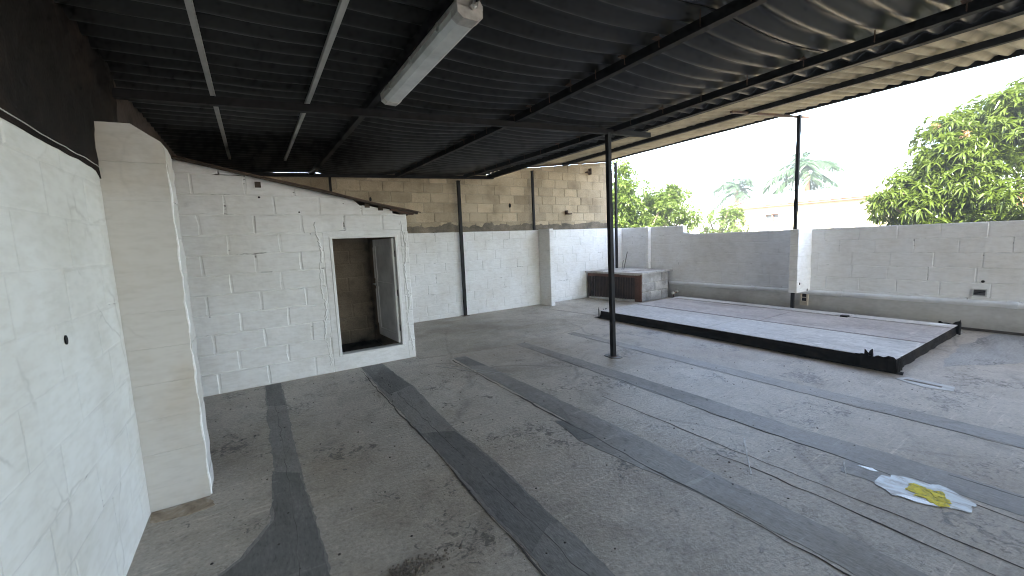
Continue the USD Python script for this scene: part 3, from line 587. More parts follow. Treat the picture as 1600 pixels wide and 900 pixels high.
for (x, z, w, h) in ((6.95, 2.12, 0.10, 0.025), (6.90, 2.12, 0.025, 0.10), (7.62, 3.33, 0.14, 0.025), (7.74, 3.28, 0.03, 0.16)):
    obj('steel_bracket', bx(x, x + w, Y_BACK - 0.06, Y_BACK + 0.05, z + (0.12 if x < 7 else 0), z + h + (0.12 if x < 7 else 0)), 'rusty_steel', uw)
for (x, z, rr) in ((5.22, 2.45, 0.045), (2.02, 2.53, 0.035)):
    c = trimesh.creation.icosphere(1, rr); c.apply_scale([0.7, 0.5, 1.2]); c.apply_translation([x, Y_BACK + 0.035, z]); obj('dark_hole', c, 'void', uw)
obj('wall_cap', bar((4.85, Y_BACK + 0.05, Z2(4.85) - 0.018), (8.6, Y_BACK + 0.05, Z2(8.6) - 0.018), 0.10, 0.04), 'rusty_steel', uw)

# ------------------------------------------------------------------ right parapet wall
r4 = np.random.default_rng(14)
rw = thing('parapet_wall', 'white painted block parapet wall along the right side of the terrace', 'wall')
reg = Polygon([(Y_NEAR, 0.40), (Y_BACK - 0.012, 0.40), (Y_BACK - 0.012, 1.855), (6.24, 1.81), (6.235, 1.605), (Y_NEAR, 1.595)])
block_wall(rw, frame_of((X_RIGHT, 0, 0), (0, 1, 0), (-1, 0, 0)), reg, [0.40, 0.485] + [0.485 + CO * k for k in range(1, 5)] + [1.60, 1.84], 0.50, 0.012, 0.007, 0.16, 0.005, 'shade_paint', 'shade_paint_joint', r4, cham=0.005, rough=0.002, tilt=0.004, prot=0.001)
obj('grey_footing', bx(X_RIGHT - 0.012, X_RIGHT + 0.16, Y_NEAR, Y_BACK - 0.012, 0.0, 0.405), 'grey_plaster', rw)
obj('dark_skirting', bx(X_RIGHT - 0.03, X_RIGHT - 0.012, Y_NEAR, 6.3, 0.0, 0.035), 'dark_floor', rw)
fin2 = thing('wall_fin', 'white block buttress hung on the right parapet around the thin pole', 'buttress')
zz_ = courses(0.43, 1.615)
for k, (za, zc) in enumerate(zip(zz_[:-1], zz_[1:])):
    d = r4.normal(0, 0.002)
    obj('block', cbx(8.40 + d, X_RIGHT - 0.006, 3.484 + d, 3.622, za + 0.0025, zc - 0.0025, 0.006), 'white_paint', fin2)
obj('mortar_core', bx(8.408, X_RIGHT - 0.006, 3.492, 3.614, 0.44, 1.60), 'white_paint_joint', fin2)
for yy_, zq in ((3.482, 0.60), (3.482, 0.455)):
    c = trimesh.creation.icosphere(1, 0.022); c.apply_scale([1, 0.3, 1.2]); c.apply_translation([8.50 if zq > 0.5 else 8.82, yy_, zq]); obj('dark_hole', c, 'void', fin2)
fin3 = thing('wall_fin', 'narrow white buttress on the parapet nearest the back corner', 'buttress')
for za, zc in zip(courses(0, 1.83)[:-1], courses(0, 1.83)[1:]):
    obj('block', cbx(8.82 + r4.normal(0, 0.002), X_RIGHT - 0.02, 7.172, 7.255, za + 0.002, zc - 0.002, 0.005), 'white_paint', fin3)
pp = thing('drain_pipe', 'grey white drain pipe running low along the right parapet', 'pipe')
prof = [(6.55, 0.395), (4.5, 0.405), (3.0, 0.408), (1.0, 0.424), (Y_NEAR, 0.45)]
for k, ((ya, za), (yb, zb_)) in enumerate(zip(prof[:-1], prof[1:])):
    obj('pipe_length', tube((8.885, ya, za), (8.885, yb, zb_), 0.042, 20), 'pipe_paint', pp, 40)
    if k: obj('coupling', tube((8.885, ya + 0.05, za), (8.885, ya - 0.05, za), 0.050, 20), 'pipe_paint', pp, 40)
hb = thing('hollow_brick', 'broken hollow clay brick set low in the parapet beside the buttress', 'brick')
obj('brick_shell', cat_(bx(8.90, 8.94, 3.50, 3.63, 0.365, 0.39), bx(8.90, 8.94, 3.50, 3.525, 0.22, 0.365), bx(8.90, 8.94, 3.605, 3.63, 0.22, 0.365), bx(8.90, 8.94, 3.525, 3.605, 0.285, 0.30), bx(8.90, 8.94, 3.50, 3.63, 0.14, 0.22)), 'pale_clay', hb)
obj('cavity', bx(8.925, 8.935, 3.524, 3.606, 0.221, 0.366), 'void', hb)
vt = thing('wall_vent', 'small grey louvred vent on the right parapet above the pipe', 'vent')
obj('vent_frame', cat_(bx(8.925, 8.945, 1.255, 1.40, 0.515, 0.53), bx(8.925, 8.945, 1.255, 1.40, 0.612, 0.625), bx(8.925, 8.945, 1.255, 1.268, 0.53, 0.612), bx(8.925, 8.945, 1.388, 1.40, 0.53, 0.612)), 'grey_plaster', vt)
for k in range(4): obj('louvre', bar((8.936, 1.268, 0.542 + k * 0.02), (8.936, 1.388, 0.542 + k * 0.02), 0.012, 0.004), 'strip_mortar', vt)
obj('backing', bx(8.94, 8.944, 1.262, 1.394, 0.522, 0.62), 'void', vt)
c = trimesh.creation.icosphere(1, 0.02); c.apply_scale([0.4, 1, 1]); c.apply_translation([8.946, 1.305, 0.735]); obj('drill_hole', c, 'void', rw)
tp = thing('pipe_tap', 'small tap and pipe elbow between the clay bench and the parapet', 'tap')
obj('elbow', cat_(tube((8.70, 6.32, 0.17), (8.92, 6.36, 0.17), 0.022, 10), tube((8.72, 6.32, 0.17), (8.72, 6.32, 0.0), 0.02, 10)), 'rusty_steel', tp)
obj('white_nut', tube((8.66, 6.315, 0.17), (8.70, 6.32, 0.17), 0.034, 8), 'white_plastic', tp)
obj('white_nut', tube((8.85, 6.345, 0.19), (8.90, 6.35, 0.19), 0.034, 8), 'white_plastic', tp)

# ------------------------------------------------------------------ poles
def pole(label, x, y, z0, z1, w, m='pole_steel', lean=(0, 0), rot=0.0, plate=True):
    t = thing('steel_pole', label, 'pole', group=None)
    b = bar((x, y, z0), (x + lean[0], y + lean[1], z1), w, w, up=(math.cos(rot), math.sin(rot), 0))
    obj('shaft', b, m, t)
    if plate:
        obj('base_plate', cbx(x - w * 0.9, x + w * 0.9, y - w * 0.9, y + w * 0.9, z0 + 0.003, z0 + 0.012, 0.003), 'rusty_steel', t)
    if z0 == 0.0:
        ring = [(x + w * (1.9 + 0.5 * math.sin(2.3 * a + x)) * math.cos(a), y + w * (1.9 + 0.5 * math.cos(1.7 * a + y)) * math.sin(a)) for a in np.linspace(0, 2 * math.pi, 16)[:-1]]
        obj('mortar_collar', flat_patch(wobbly(ring, 0.02, 0.01, int(x * 10), 20), 0.008, 0.008), 'strip_mortar', t)
    obj('cap_plate', cbx(x + lean[0] - w * 0.7, x + lean[0] + w * 0.7, y + lean[1] - w * 0.7, y + lean[1] + w * 0.7, z1, z1 + 0.008, 0.002), m, t)
    return t
pole('black steel pole standing free in the middle of the floor', 3.972, 3.815, 0.0, 2.915, 0.055, lean=(-0.02, 0.02))
pole('dark steel pole standing against the white back wall beside the hut', 3.855, 8.115, 0.0, 2.94, 0.06)
pole('thin steel pole standing on the white wall before the bare blocks', 5.83, 8.14, 1.862, 3.26, 0.05, plate=False)
pole('steel pole in the back corner behind the clay bench', 8.61, 8.09, 0.0, 3.62, 0.055)
pole('thin rusty pole rising from the buttress on the right parapet', 8.45, 3.568, 0.0, 3.615, 0.05, m='pole_steel')

# ------------------------------------------------------------------ near roof: black corrugated sheets
P1 = [-0.15, 0.52, 1.0, 2.55, 4.05]
def sag1(X, Y):
    X = np.asarray(X, float); out = np.zeros_like(X); ks = [-0.70] + P1
    for a, b in zip(ks[:-1], ks[1:]):
        t = np.clip((X - a) / (b - a), 0, 1); w = (b - a)
        out -= 0.021 * w * w * (4 * t * (1 - t)) * (0.75 + 0.5 * noise(np.stack([Y * 0.8, Y * 0 + a * 3, Y * 0], -1), 4))
    return out
Y1A, Y1B = -9.0, 8.28
nr = thing('near_roof', 'low black corrugated sheet roof over the left and middle of the terrace', 'roof')
PITCH_1 = 0.176
k = 0; y = Y1A
while y < Y1B - 0.05:
    y2 = min(y + 6 * PITCH_1, Y1B)
    ye = min(y2 + 0.12, Y1B)
    for row, (xa, xb) in enumerate(((-1.05, 1.08), (1.00, 4.60))):
        lift = 0.0065 * (k % 2) + 0.013 * row
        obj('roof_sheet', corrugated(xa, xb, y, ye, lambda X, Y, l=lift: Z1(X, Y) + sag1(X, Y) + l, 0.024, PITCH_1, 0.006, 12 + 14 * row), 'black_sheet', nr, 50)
    y = y2; k += 1
for k, x in enumerate(P1):
    light = k < 2
    w, h = (0.032, 0.03) if light else (0.055, 0.068)
    yb = 6.9 if light else 8.2
    for (ya, yc) in ((Y1A, 3.8), (3.8, yb)):
        za, zc = float(Z1(x, ya)) - h / 2 - 0.002, float(Z1(x, yc)) - h / 2 - 0.002
        obj('purlin', bar((x, ya, za), (x, yc, zc), w, h), 'grey_profile' if light else 'black_steel', nr)
for (ya, yc) in ((Y1A, 3.8), (3.8, 8.2)):
    obj('edge_beam', bar((4.65, ya, 3.065), (4.65, yc, 3.065 + 0.01), 0.07, 0.10), 'black_steel', nr)
obj('rafter', bar((-0.72, 3.83, 2.70), (4.74, 3.83, 2.972), 0.05, 0.06), 'black_steel', nr)
for yv in (-0.6, -5.0, -8.8): obj('rafter', bar((-0.72, yv, 2.70), (4.74, yv, 2.972), 0.05, 0.06), 'black_steel', nr)
obj('end_beam', bar((-0.69, 8.10, 2.862), (4.72, 8.10, 3.045), 0.05, 0.06), 'black_steel', nr)
for x in (-0.15, 1.0): obj('prop', bar((x + 0.3, 8.12, 2.2), (x + 0.3, 8.12, 2.90), 0.04), 'black_steel', nr)
# hook bolts along the purlins
for x, ys in ((2.55, np.arange(0.4, 8, 0.31)), (4.05, np.arange(0.3, 8, 0.46))):
    hb_ = []
    for yv in ys:
        hb_.append(tube((x - 0.034, yv, float(Z1(x, yv)) - 0.05), (x - 0.034, yv, float(Z1(x, yv)) + 0.05), 0.004, 5))
        hb_.append(tube((x - 0.036, yv, float(Z1(x, yv)) - 0.05), (x, yv, float(Z1(x, yv)) - 0.062), 0.004, 5))
        if rng.random() < 0.4: hb_.append(bx(x - 0.085, x - 0.03, yv - 0.02, yv + 0.02, float(Z1(x, yv)) - 0.006, float(Z1(x, yv)) + 0.002))
    o = obj('hook_bolts', cat_(*hb_), 'rusty_steel', nr); tag(o, kind='stuff')

# ------------------------------------------------------------------ far roof: beige corrugated sheets, a step higher
fr_ = thing('far_roof', 'beige corrugated sheet roof a step higher along the open right side', 'roof')
P2 = [4.65, 6.85, 8.44]
def sag2(X, Y):
    X = np.asarray(X, float); out = np.zeros_like(X)
    for a, b in zip(P2[:-1], P2[1:]):
        t = np.clip((X - a) / (b - a), 0, 1); out -= 0.035 * (4 * t * (1 - t)) * (0.6 + 0.8 * noise(np.stack([Y * 1.3, Y * 0 + a, Y * 0], -1), 9))
    return out
k = 0; y = Y1A
while y < 8.25:
    y2 = min(y + 6 * PITCH_1, 8.28); ye = min(y2 + 0.12, 8.28)
    lift = 0.0065 * (k % 2)
    obj('roof_sheet', corrugated(4.20, 8.52 + rng.uniform(-0.012, 0.012), y, ye, lambda X, Y, l=lift: Z2(X) + sag2(X, Y) + l, 0.026, PITCH_1, 0.006, 22), 'beige_sheet', fr_, 50)
    y = y2; k += 1
obj('purlin', bar((6.85, Y1A, Z2(6.85) - 0.034), (6.85, 8.2, Z2(6.85) - 0.034), 0.06, 0.075), 'black_steel', fr_)
obj('purlin', bar((8.44, Y1A, Z2(8.44) + 0.008), (8.44, 8.2, Z2(8.44) + 0.008), 0.03, 0.075), 'black_steel', fr_)
obj('rafter', bar((6.37, 3.62, 3.43), (8.92, 3.62, 3.655), 0.045, 0.03), 'rusty_steel', fr_)
for yv in (-1.2, 3.83, 7.6): obj('stub_post', bx(4.635, 4.665, yv - 0.02, yv + 0.02, 3.10, Z2(4.65)), 'black_steel', fr_)
obj('ridge_rail', bar((4.62, Y1A, Z2(4.62) - 0.014), (4.62, 8.2, Z2(4.62) - 0.014), 0.03, 0.026), 'grey_profile', fr_)

# ------------------------------------------------------------------ the strip lamp under the near roof
lp = thing('strip_lamp', 'unlit dusty grey strip lamp hanging under the black roof', 'lamp')
sec = Polygon([(-0.067, 0.055), (-0.067, 0.02), (-0.040, 0.0), (0.040, 0.0), (0.067, 0.02), (0.067, 0.055)])
hs = Polygon([(-0.072, 0.055), (-0.072, 0.075), (-0.05, 0.105), (0.05, 0.105), (0.072, 0.075), (0.072, 0.055)])
def along_y(poly, y0, y1, x, z):
    m = trimesh.creation.extrude_polygon(poly, y1 - y0, engine='earcut'); A = np.eye(4)
    A[:3, 0], A[:3, 1], A[:3, 2], A[:3, 3] = (1, 0, 0), (0, 0, 1), (0, -1, 0), (x, y1, z); m.apply_transform(A); return m
LX, LZ, LY0, LY1 = 1.02, 2.705, 1.90, 3.30
obj('cover', along_y(sec, LY0 + 0.07, LY1 - 0.07, LX, LZ), 'lamp_cover', lp, 30)
obj('housing', along_y(hs, LY0, LY1, LX, LZ), 'lamp_housing', lp, 30)
for ya, yb in ((LY0, LY0 + 0.075), (LY1 - 0.075, LY1)):
    obj('end_cap', along_y(sec.buffer(0.003, join_style=2), ya, yb, LX, LZ), 'lamp_housing', lp, 30)
obj('cable_gland', cat_(tube((LX + 0.01, LY0 - 0.05, LZ + 0.06), (LX + 0.01, LY0, LZ + 0.06), 0.016, 12), tube((LX + 0.01, LY0 - 0.03, LZ + 0.06), (LX + 0.01, LY0 - 0.015, LZ + 0.06), 0.022, 6)), 'bright_metal', lp, 30)
cb_ = [(LX + 0.01, LY0 - 0.05, LZ + 0.06), (LX + 0.012, LY0 - 0.12, LZ + 0.05), (LX + 0.01, LY0 - 0.22, LZ + 0.09), (LX, LY0 - 0.34, LZ + 0.15)]
obj('cable', cat_(*[tube(a_, b_, 0.005, 6) for a_, b_ in zip(cb_[:-1], cb_[1:])]), 'black_steel', lp)
for yv in (2.15, 2.6, 3.05): obj('clip', cbx(LX - 0.078, LX - 0.066, yv - 0.012, yv + 0.012, LZ + 0.03, LZ + 0.075, 0.002), 'bright_metal', lp)
for yv in (2.2, 3.0): obj('hanger', bx(LX - 0.01, LX + 0.01, yv - 0.01, yv + 0.01, LZ + 0.10, 2.88), 'black_steel', lp)

# ------------------------------------------------------------------ low hatch of panels
ht = thing('floor_hatch', 'low wide hatch of worn grey panels on a black tarred base', 'hatch')
HX = [5.80, 6.90, 8.12, 8.42]; HY = (1.42, 5.94)
T_ = 0.14
layers = []
for k in range(7):                                                   # tarred edge in uneven courses
    z0_, z1_ = (T_ - 0.004) * k / 7, (T_ - 0.004) * (k + 1) / 7
    q = wobbly([(HX[0] + 0.03, HY[0] + 0.03), (HX[-1] - 0.02, HY[0] + 0.03), (HX[-1] - 0.02, HY[1] - 0.02), (HX[0] + 0.03, HY[1] - 0.02)], 0.05, 0.010 + 0.012 * (6 - k) / 6, 130 + k // 3, 7.0).buffer(0.018 * (6 - k) / 6)
    m_ = trimesh.creation.extrude_polygon(q, z1_ - z0_, engine='earcut'); m_.apply_translation([0, 0, z0_]); layers.append(m_)
obj('tarred_base', cat_(*layers), 'tar_edge', ht)
splits = [[HY[0], 3.66, HY[1]], [HY[0], 3.40, HY[1]], [HY[0], 2.60, 3.68, HY[1]]]
for k in range(3):
    for ya, yb in zip(splits[k][:-1], splits[k][1:]):
        t = r4.normal(0, 0.0015)
        obj('panel', cbx(HX[k] + (0.018 if k else 0.0), HX[k + 1] - 0.018, ya + 0.006, yb - 0.006, T_ - 0.003, T_ + 0.006 + 0.006 * (k == 2) + t, 0.003), ('panel_face', 'panel_brown', 'panel_face')[k], ht)
def torn(pts, seed, m='bitumen'):
    q = wobbly(pts, 0.02, 0.012, seed, 18.0); return trimesh.creation.extrude_polygon(q, 0.008, engine='earcut')
def flap(cx, cy, w, h, n, seed):
    """ragged upright scrap of bitumen felt"""
    t = np.linspace(0, 1, n); R = np.random.default_rng(seed)
    top = 0.12 + (h - 0.12) * fbm(np.c_[t * 5, t * 0 + seed, t * 0], 3, seed) * 1.7; path = np.c_[cx + w[0] * t + R.normal(0, 0.006, n), cy + w[1] * t + R.normal(0, 0.006, n)]
    A = np.stack([np.c_[path, np.zeros(n) + 0.01], np.c_[path + R.normal(0, 0.008, (n, 2)), top]], 0)
    B = A + np.array([0.008, 0.008, 0]); return solid_grid(A, B)
obj('torn_felt', cat_(flap(5.785, 1.40, (0.0, 0.38), 0.17, 16, 1), flap(5.78, 1.40, (0.12, -0.01), 0.16, 6, 2), flap(5.80, 1.62, (0.03, 0.06), 0.215, 5, 3)), 'bitumen', ht)
obj('torn_felt', cat_(flap(8.36, 1.40, (0.09, 0.0), 0.20, 6, 4), flap(8.43, 1.41, (0.0, 0.22), 0.18, 8, 5)), 'bitumen', ht)
obj('torn_felt', cat_(flap(5.77, 5.90, (0.03, 0.06), 0.20, 6, 6), flap(5.90, 5.93, (0.12, 0.0), 0.165, 6, 7)), 'bitumen', ht)
obj('tar_skirt', flat_patch(wobbly([(5.74, 1.34), (5.85, 1.36), (5.85, 6.0), (5.72, 6.0), (5.76, 4.0), (5.73, 2.2)], 0.06, 0.014, 71, 6), 0.007), 'bitumen', ht)
obj('latch', cbx(8.06, 8.16, 2.60, 2.70, T_ + 0.002, T_ + 0.03, 0.004), 'black_steel', ht)
obj('white_scrap', flat_patch(wobbly([(8.22, 1.56), (8.36, 1.50), (8.38, 1.62), (8.25, 1.78)], 0.03, 0.02, 75, 12), T_ + 0.012, 0.006), 'white_plastic', ht)

# ------------------------------------------------------------------ clay and block bench with barred front, in the corner
bn = thing('barred_bench', 'low block bench with barred brown front and rough slab in the corner', 'bench')
fx = lambda t: np.array([7.84 + (7.55 - 7.84) * t, 6.60 + (8.12 - 6.60) * t])
fn = np.array([-(8.12 - 6.60), (7.55 - 7.84)]); fn = fn / np.linalg.norm(fn)       # outward normal of the barred front
for k, (za, zc) in enumerate(((0.0, 0.235), (0.24, 0.46), (0.465, 0.69))):
    cuts = [7.88, 8.36, 8.88] if k % 2 else [7.88, 8.18, 8.62, 8.88]
    for xa, xb in zip(cuts[:-1], cuts[1:]):
        obj('block', cbx(xa + 0.006, xb - 0.006, 6.60 + r4.normal(0, 0.004), 6.72, za + 0.004, zc - 0.004, 0.012), 'grey_block', bn)
obj('mortar_core', bx(7.885, 8.875, 6.615, 6.715, 0, 0.688), 'rough_top', bn)
def along_front(t0, t1, out, depth, z0, z1):
    p, q = fx(t0), fx(t1); a = (p + q) / 2
    return bar((*(p + fn * (out - depth / 2)), (z0 + z1) / 2), (*(q + fn * (out - depth / 2)), (z0 + z1) / 2), depth, z1 - z0)
obj('brick_post', along_front(0.0, 0.045, 0.0, 0.10, 0.0, 0.665), 'clay_brick', bn)
obj('brick_post', along_front(0.05, 0.105, 0.004, 0.10, 0.0, 0.66), 'clay_brick', bn)
obj('top_rail', along_front(0.105, 1.0, 0.012, 0.05, 0.60, 0.672), 'clay_brick', bn)
obj('bottom_sill', along_front(0.11, 0.98, 0.03, 0.08, 0.0, 0.055), 'sill_concrete', bn)
nb = 30
for k in range(nb):
    t = 0.125 + 0.86 * k / (nb - 1)
    obj('bar', along_front(t - 0.007, t + 0.007, 0.002, 0.018, 0.056, 0.60), 'slat_brown', bn)
obj('left_post', along_front(0.965, 1.0, 0.014, 0.06, 0.0, 0.60), 'slat_brown', bn)
obj('back_panel', along_front(0.1, 1.0, -0.28, 0.02, 0.0, 0.66), 'void', bn)
slab_poly = wobbly([(7.74, 6.47), (8.93, 6.50), (8.93, 8.15), (7.46, 8.15)], 0.06, 0.02, 81, 8)
tops = []
for k in range(5):
    xa, xb = 7.2 + k * 0.36, 7.2 + (k + 1) * 0.36 - 0.006
    q = slab_poly.intersection(sbox(xa, 6, xb, 9))
    if q.is_empty: continue
    z = 0.735 + r4.normal(0, 0.004)
    m = trimesh.creation.extrude_polygon(q if q.geom_type == 'Polygon' else max(q.geoms, key=lambda s_: s_.area), 0.042, engine='earcut'); m.apply_translation([0, 0, z - 0.042])
    obj('top_plank', m, 'rough_top', bn)
obj('top_bed', bx(7.72, 8.9, 6.62, 8.1, 0.66, 0.70), 'rough_top', bn)
rd = thing('steel_rods', 'two thin dark steel rods leaning up behind the bench', 'rods')
obj('rod', tube((8.35, 7.6, 0.72), (8.52, 7.62, 1.20), 0.008, 6), 'black_steel', rd)
obj('rod', tube((8.28, 7.6, 0.72), (8.36, 7.62, 0.98), 0.006, 6), 'black_steel', rd)

# ------------------------------------------------------------------ beyond the terrace: trees, palms, house
def leaf_cloud(P, D, length, width, droop, R, fold=0.25):
    """P leaf bases, D leaf directions: folded two-part blades"""
    n = len(P)
    D = D / np.linalg.norm(D, axis=1, keepdims=True)
    S = np.cross(D, np.array([0, 0, 1.0]) + R.normal(0, 0.35, (n, 3))); S /= np.maximum(np.linalg.norm(S, axis=1, keepdims=True), 1e-6)
    N = np.cross(S, D)
    L = length * R.uniform(0.65, 1.2, (n, 1)); W = width * R.uniform(0.7, 1.2, (n, 1))
    mid = P + D * L * 0.5; tip = P + D * L + np.array([0, 0, -1.0]) * L * droop
    mid = mid - np.array([0, 0, 1.0]) * L * droop * 0.2
    a, b = mid + S * W / 2 + N * W * fold, mid - S * W / 2 + N * W * fold
    V = np.stack([P, a, tip, b, mid], 1).reshape(-1, 3)
    i = np.arange(n)[:, None] * 5
    F = np.concatenate([i + [[0, 4, 1]], i + [[4, 2, 1]], i + [[0, 3, 4]], i + [[4, 3, 2]]])
    return trimesh.Trimesh(V, F, process=False)

def lumps(center, radii, n, r0, R, shell=0.75):
    """centres and radii of leaf clumps spread over an ellipsoid"""
    d = R.normal(0, 1, (n, 3)); d /= np.linalg.norm(d, axis=1, keepdims=True)
    k = shell + (1 - shell) * R.random((n, 1)) * 1.3
    return np.asarray(center) + d * k * np.asarray(radii), r0 * R.uniform(0.6, 1.35, n)

def rosettes(C, RAD, per, leaves, length, width, droop, R, inside=0.25):
    base, dirs = [], []
    for c, rad in zip(C, RAD):
        d = R.normal(0, 1, (per, 3)); d /= np.linalg.norm(d, axis=1, keepdims=True)
        k = (inside + (1 - inside) * R.random((per, 1)) ** 0.5)
        p = c + d * rad * k * np.array([1, 1, 0.85])
        out = d * 0.8 + np.array([0, 0, 0.35]); out /= np.linalg.norm(out, axis=1, keepdims=True)
        for q, o in zip(p, out):
            a = R.normal(0, 1, (leaves, 3)); a -= (a @ o)[:, None] * o; a /= np.linalg.norm(a, axis=1, keepdims=True)
            base.append(q + a * 0.01); dirs.append(a + o * R.uniform(0.1, 0.7, (leaves, 1)))
    return leaf_cloud(np.vstack(base), np.vstack(dirs), length, width, droop, R)

def trunk_mesh(p0, tips, r0, R):
    parts = []
    for t in tips:
        t = np.asarray(t, float); p0 = np.asarray(p0, float)
        mid = p0 + (t - p0) * 0.5 + R.normal(0, 0.15, 3)
        pts = [p0, mid, t]; rad = [r0, r0 * 0.55, r0 * 0.18]
        for (a, ra), (b, rb) in zip(zip(pts[:-1], rad[:-1]), zip(pts[1:], rad[1:])):
            seg = trimesh.creation.cone(radius=1, height=1, sections=8)
            v = seg.vertices
            n = 8; d = (b - a) / np.linalg.norm(b - a); s = np.cross(d, [0.3, 0.9, 0.1]); s /= np.linalg.norm(s); q = np.cross(d, s)
            ang = np.linspace(0, 2 * math.pi, n, endpoint=False)
            ring = lambda c, rr: c + rr * (np.cos(ang)[:, None] * s + np.sin(ang)[:, None] * q)
            V = np.vstack([ring(a, ra), ring(b, rb)]); i = np.arange(n); j = (i + 1) % n
            parts.append(trimesh.Trimesh(V, np.vstack([np.stack([i, j, j + n], 1), np.stack([i, j + n, i + n], 1)]), process=False))
    return cat_(*parts)

def tree(label, foot, height_of_fork, blobs, leaf, m_leaf, seed, cat='tree', name='leafy_tree', blossoms=0):
    R = np.random.default_rng(seed)
    t = thing(name, label, cat)
    C, RAD = [], []
    for center, radii, n, r0 in blobs:
        a, b = lumps(center, radii, n, r0, R); C.append(a); RAD.append(b)
    C, RAD = np.vstack(C), np.concatenate(RAD)
    per, leaves, length, width, droop = leaf
    obj('crown', rosettes(C, RAD, per, leaves, length, width, droop, R), m_leaf, t)
    fork = np.array([foot[0], foot[1], height_of_fork])
    tips = C[R.permutation(len(C))[:min(len(C), 26)]]
    obj('trunk', cat_(trunk_mesh(foot, [fork], 0.22, R), trunk_mesh(fork, tips, 0.12, R)), 'bark', t, 50)
    if blossoms:
        pick = R.permutation(len(C))[:blossoms]; pb = []
        for i in pick:
            d = R.normal(0, 1, 3); d[2] = abs(d[2]); d[0] = -abs(d[0]); d /= np.linalg.norm(d); q = C[i] + d * RAD[i]
            P = q + R.normal(0, 0.05, (26, 3)); D = R.normal(0, 0.5, (26, 3)) + [0, 0, 1]
            pb.append(leaf_cloud(P, D, 0.07, 0.03, 0.0, R))
        obj('blossom', cat_(*pb), 'blossom', t)
    return t
tree('big mango tree with long drooping leaves beyond the right parapet', (16.2, 1.4, -3.2), 0.0,
     [((15.9, 1.6, 2.2), (2.1, 2.2, 2.2), 150, 0.46), ((14.6, 3.3, 1.5), (1.2, 1.0, 1.25), 56, 0.36), ((15.1, 2.75, 3.15), (0.9, 0.8, 0.9), 34, 0.38), ((16.0, 1.6, 4.1), (1.2, 1.4, 0.6), 34, 0.4), ((16.5, -0.6, 2.3), (2.2, 1.8, 2.2), 70, 0.5), ((15.6, 1.2, 1.2), (2.0, 2.2, 1.0), 56, 0.46)],
     (22, 12, 0.23, 0.05, 0.4), 'mango_leaf', 21, name='mango_tree', blossoms=26)
tree('bushy green tree with a tall left shoot behind the back corner', (13.6, 11.4, -3.2), 0.0,
     [((13.7, 11.6, 2.2), (1.7, 0.9, 1.35), 60, 0.46), ((12.15, 11.1, 3.2), (0.35, 0.4, 1.2), 16, 0.36), ((12.3, 11.2, 1.6), (0.7, 0.6, 0.9), 16, 0.42), ((15.2, 11.3, 2.3), (1.0, 0.8, 1.2), 34, 0.42), ((15.35, 11.2, 3.35), (0.3, 0.3, 0.45), 8, 0.3)],
     (36, 9, 0.18, 0.055, 0.2), 'bush_leaf', 22)
tree('small dark green tree left of the far house', (19.4, 11.4, -3.2), 0.0,
     [((19.2, 11.3, 1.75), (1.35, 0.8, 0.75), 32, 0.40), ((19.6, 11.1, 2.45), (0.45, 0.45, 0.45), 10, 0.32)],
     (20, 8, 0.17, 0.055, 0.2), 'bush_leaf', 23)

def palm(label, foot, top, nf, flen, seed):
    R = np.random.default_rng(seed); t = thing('palm_tree', label, 'palm')
    foot, top = np.array(foot, float), np.array(top, float)
    prof = [(0.22, foot), (0.17, foot + (top - foot) * 0.5), (0.15, top - [0, 0, 0.7]), (0.24, top - [0, 0, 0.45]), (0.10, top)]
    n = 12; ang = np.linspace(0, 2 * math.pi, n, endpoint=False)
    V = np.vstack([c + rr * np.c_[np.cos(ang), np.sin(ang), 0 * ang] for rr, c in prof]); F = []
    for k in range(len(prof) - 1):
        i = np.arange(n) + k * n; j = (np.arange(n) + 1) % n + k * n; F += [np.stack([i, j, j + n], 1), np.stack([i, j + n, i + n], 1)]
    obj('trunk', trimesh.Trimesh(V, np.vstack(F), process=False), 'palm_bark', t, 50)
    for k in range(nf):
        az = 2 * math.pi * k / nf * 1.618 * 3 + R.normal(0, 0.2); el = math.radians(R.uniform(-35, 80)); L = flen * R.uniform(0.75, 1.1)
        d = np.array([math.cos(az) * math.cos(el), math.sin(az) * math.cos(el), math.sin(el)])
        s = np.linspace(0.0, 1, 26)[:, None]
        spine = top + d * s * L + np.array([0, 0, -1.0]) * L * 0.55 * s ** 2.2
        tg = np.gradient(spine, axis=0); tg /= np.linalg.norm(tg, axis=1, keepdims=True)
        side = np.cross(tg, [0, 0, 1.0]); side /= np.maximum(np.linalg.norm(side, axis=1, keepdims=True), 1e-6)
        pts, dirs = [], []
        for sg in (-1, 1):
            for rep in (0, 1):
                pts.append(spine[3:] + R.normal(0, 0.01, (23, 3))); dirs.append(tg[3:] * 0.7 + sg * side[3:] * 1.0 + R.normal(0, 0.18, (23, 3)) + [0, 0, -0.25])
        lv = leaf_cloud(np.vstack(pts), np.vstack(dirs), L * 0.30, L * 0.036, 0.3, R)
        rib = cat_(*[tube(spine[i], spine[i + 3], 0.018, 4) for i in range(0, 22, 3)])
        obj('frond', cat_(lv, rib), 'palm_leaf', t)
    return t
palm('taller palm with drooping fronds behind the pale house beside the thin pole', (34.2, 13.6, -3.2), (34.0, 13.7, 5.7), 26, 2.7, 31)
palm('shorter palm behind the left end of the pale house', (36.2, 19.9, -3.2), (36.0, 19.8, 5.2), 22, 2.3, 32)

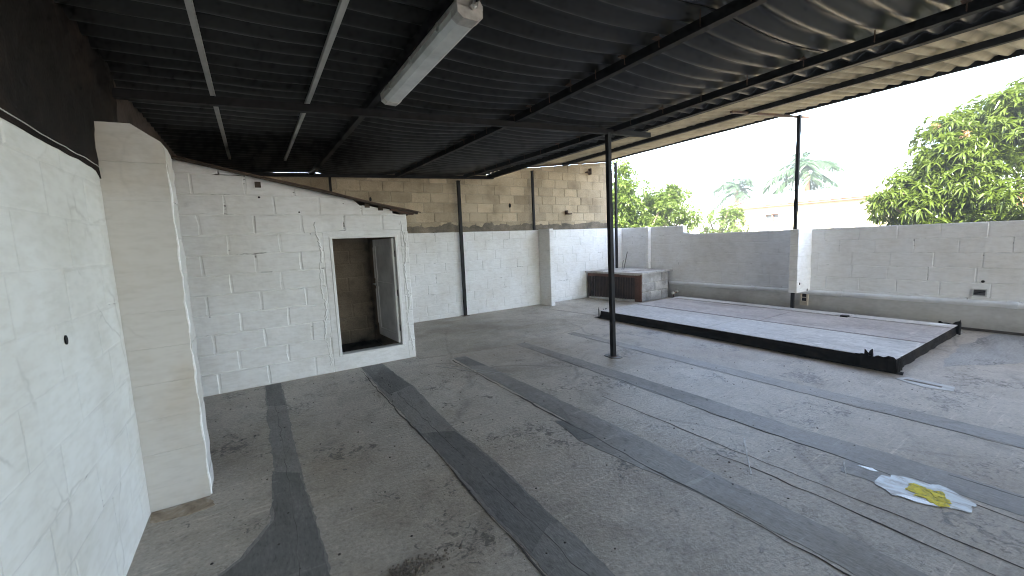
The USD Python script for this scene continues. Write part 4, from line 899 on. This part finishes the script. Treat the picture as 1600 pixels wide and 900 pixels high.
hs_ = thing('far_house', 'pale yellow low house with reddish eave line behind the parapet', 'house')
wall = sbox(6.2, -3.2, 13.05, 2.92).difference(sbox(10.95, 2.02, 11.65, 2.50))
m = trimesh.creation.extrude_polygon(wall, 0.25, engine='earcut'); A = frame_of((24.25, 0, 0), (0, 1, 0), (-1, 0, 0)); A[:3, 2] = (-1, 0, 0)
m.apply_transform(A); obj('wall', m, 'house_wall', hs_)
obj('side_wall', bx(24.26, 30, 12.8, 13.05, -3.2, 2.9), 'house_wall', hs_)
wn = obj('window', cat_(bx(24.05, 24.2, 10.95, 11.65, 2.46, 2.52), bx(24.05, 24.2, 10.95, 11.65, 2.0, 2.05), bx(24.06, 24.19, 11.27, 11.32, 2.05, 2.46)), 'house_trim', hs_)
obj('pane', bx(24.16, 24.17, 10.96, 11.64, 2.03, 2.49), 'dark_pane', wn)
ev = Polygon([(6.0, 2.90), (13.2, 2.90), (13.2, 2.97), (6.0, 2.99)])
obj('eave_board', bx(23.75, 23.82, 6.0, 13.2, 2.90, 2.985), 'house_trim', hs_)
v = np.array([[23.7, 6.0, 2.99], [23.7, 13.25, 2.99], [27.2, 13.25, 3.75], [27.2, 6.0, 3.75], [30.6, 13.25, 2.99], [30.6, 6.0, 2.99]])
for k in range(24):                                                  # roof tile rows up the near slope
    y0 = 6.0 + k * 0.302
    q = np.array([[23.7, y0], [23.7, y0 + 0.29]])
    m = bar((23.70, y0 + 0.145, 3.02 + 0.004 * (k % 2)), (27.2, y0 + 0.145, 3.76 + 0.004 * (k % 2)), 0.29, 0.05)
    obj('roof_tile_row', m, 'house_roof', hs_)
obj('rear_roof', bar((27.2, 9.6, 3.74), (30.6, 9.6, 3.0), 7.2, 0.06), 'house_roof', hs_)
sh = thing('tiled_lean_to', 'small lilac grey tiled roof left of the pale house', 'roof')
obj('roof_slope', bar((27.5, 15.2, 3.35), (27.5, 13.2, 3.75), 1.6, 0.08), 'lilac_tile', sh)
obj('wall', bx(26.9, 28.2, 13.3, 15.1, -3.2, 3.3), 'house_wall', sh)
sf = thing('spiked_wire', 'row of thin slanted rusty spikes just behind the parapet top', 'spikes')
for k in range(24):
    y = 3.3 + k * 0.115
    if 8 <= k <= 12: continue
    z = 1.63 + 0.05 * r4.random()
    obj('spike', bar((9.45, y, 1.42), (9.45, y - 0.10 - 0.03 * r4.random(), z + 0.03), 0.007), 'rusty_steel', sf)
obj('rail', bar((9.45, 3.2, 1.44), (9.45, 6.1, 1.44), 0.02), 'rusty_steel', sf)
obj('rail_post', bx(9.44, 9.46, 4.6, 4.62, -3.2, 1.44), 'rusty_steel', sf)

# ------------------------------------------------------------------ hazy bright air
usdkit.material(stage, '/World/Looks/haze_look', {'v': ('principled_volume', {'color': (0.95, 0.96, 0.98), 'density': 0.0023, 'anisotropy': 0.35})}, [], volume='v.volume')
hz_ = usdkit.mesh(stage, path_of('haze'), bx(-60, 90, -60, 90, -4.7, 12.0), '/World/Looks/haze_look').GetPrim()
tag(hz_, 'thin bright haze in the air', 'haze', kind='stuff')
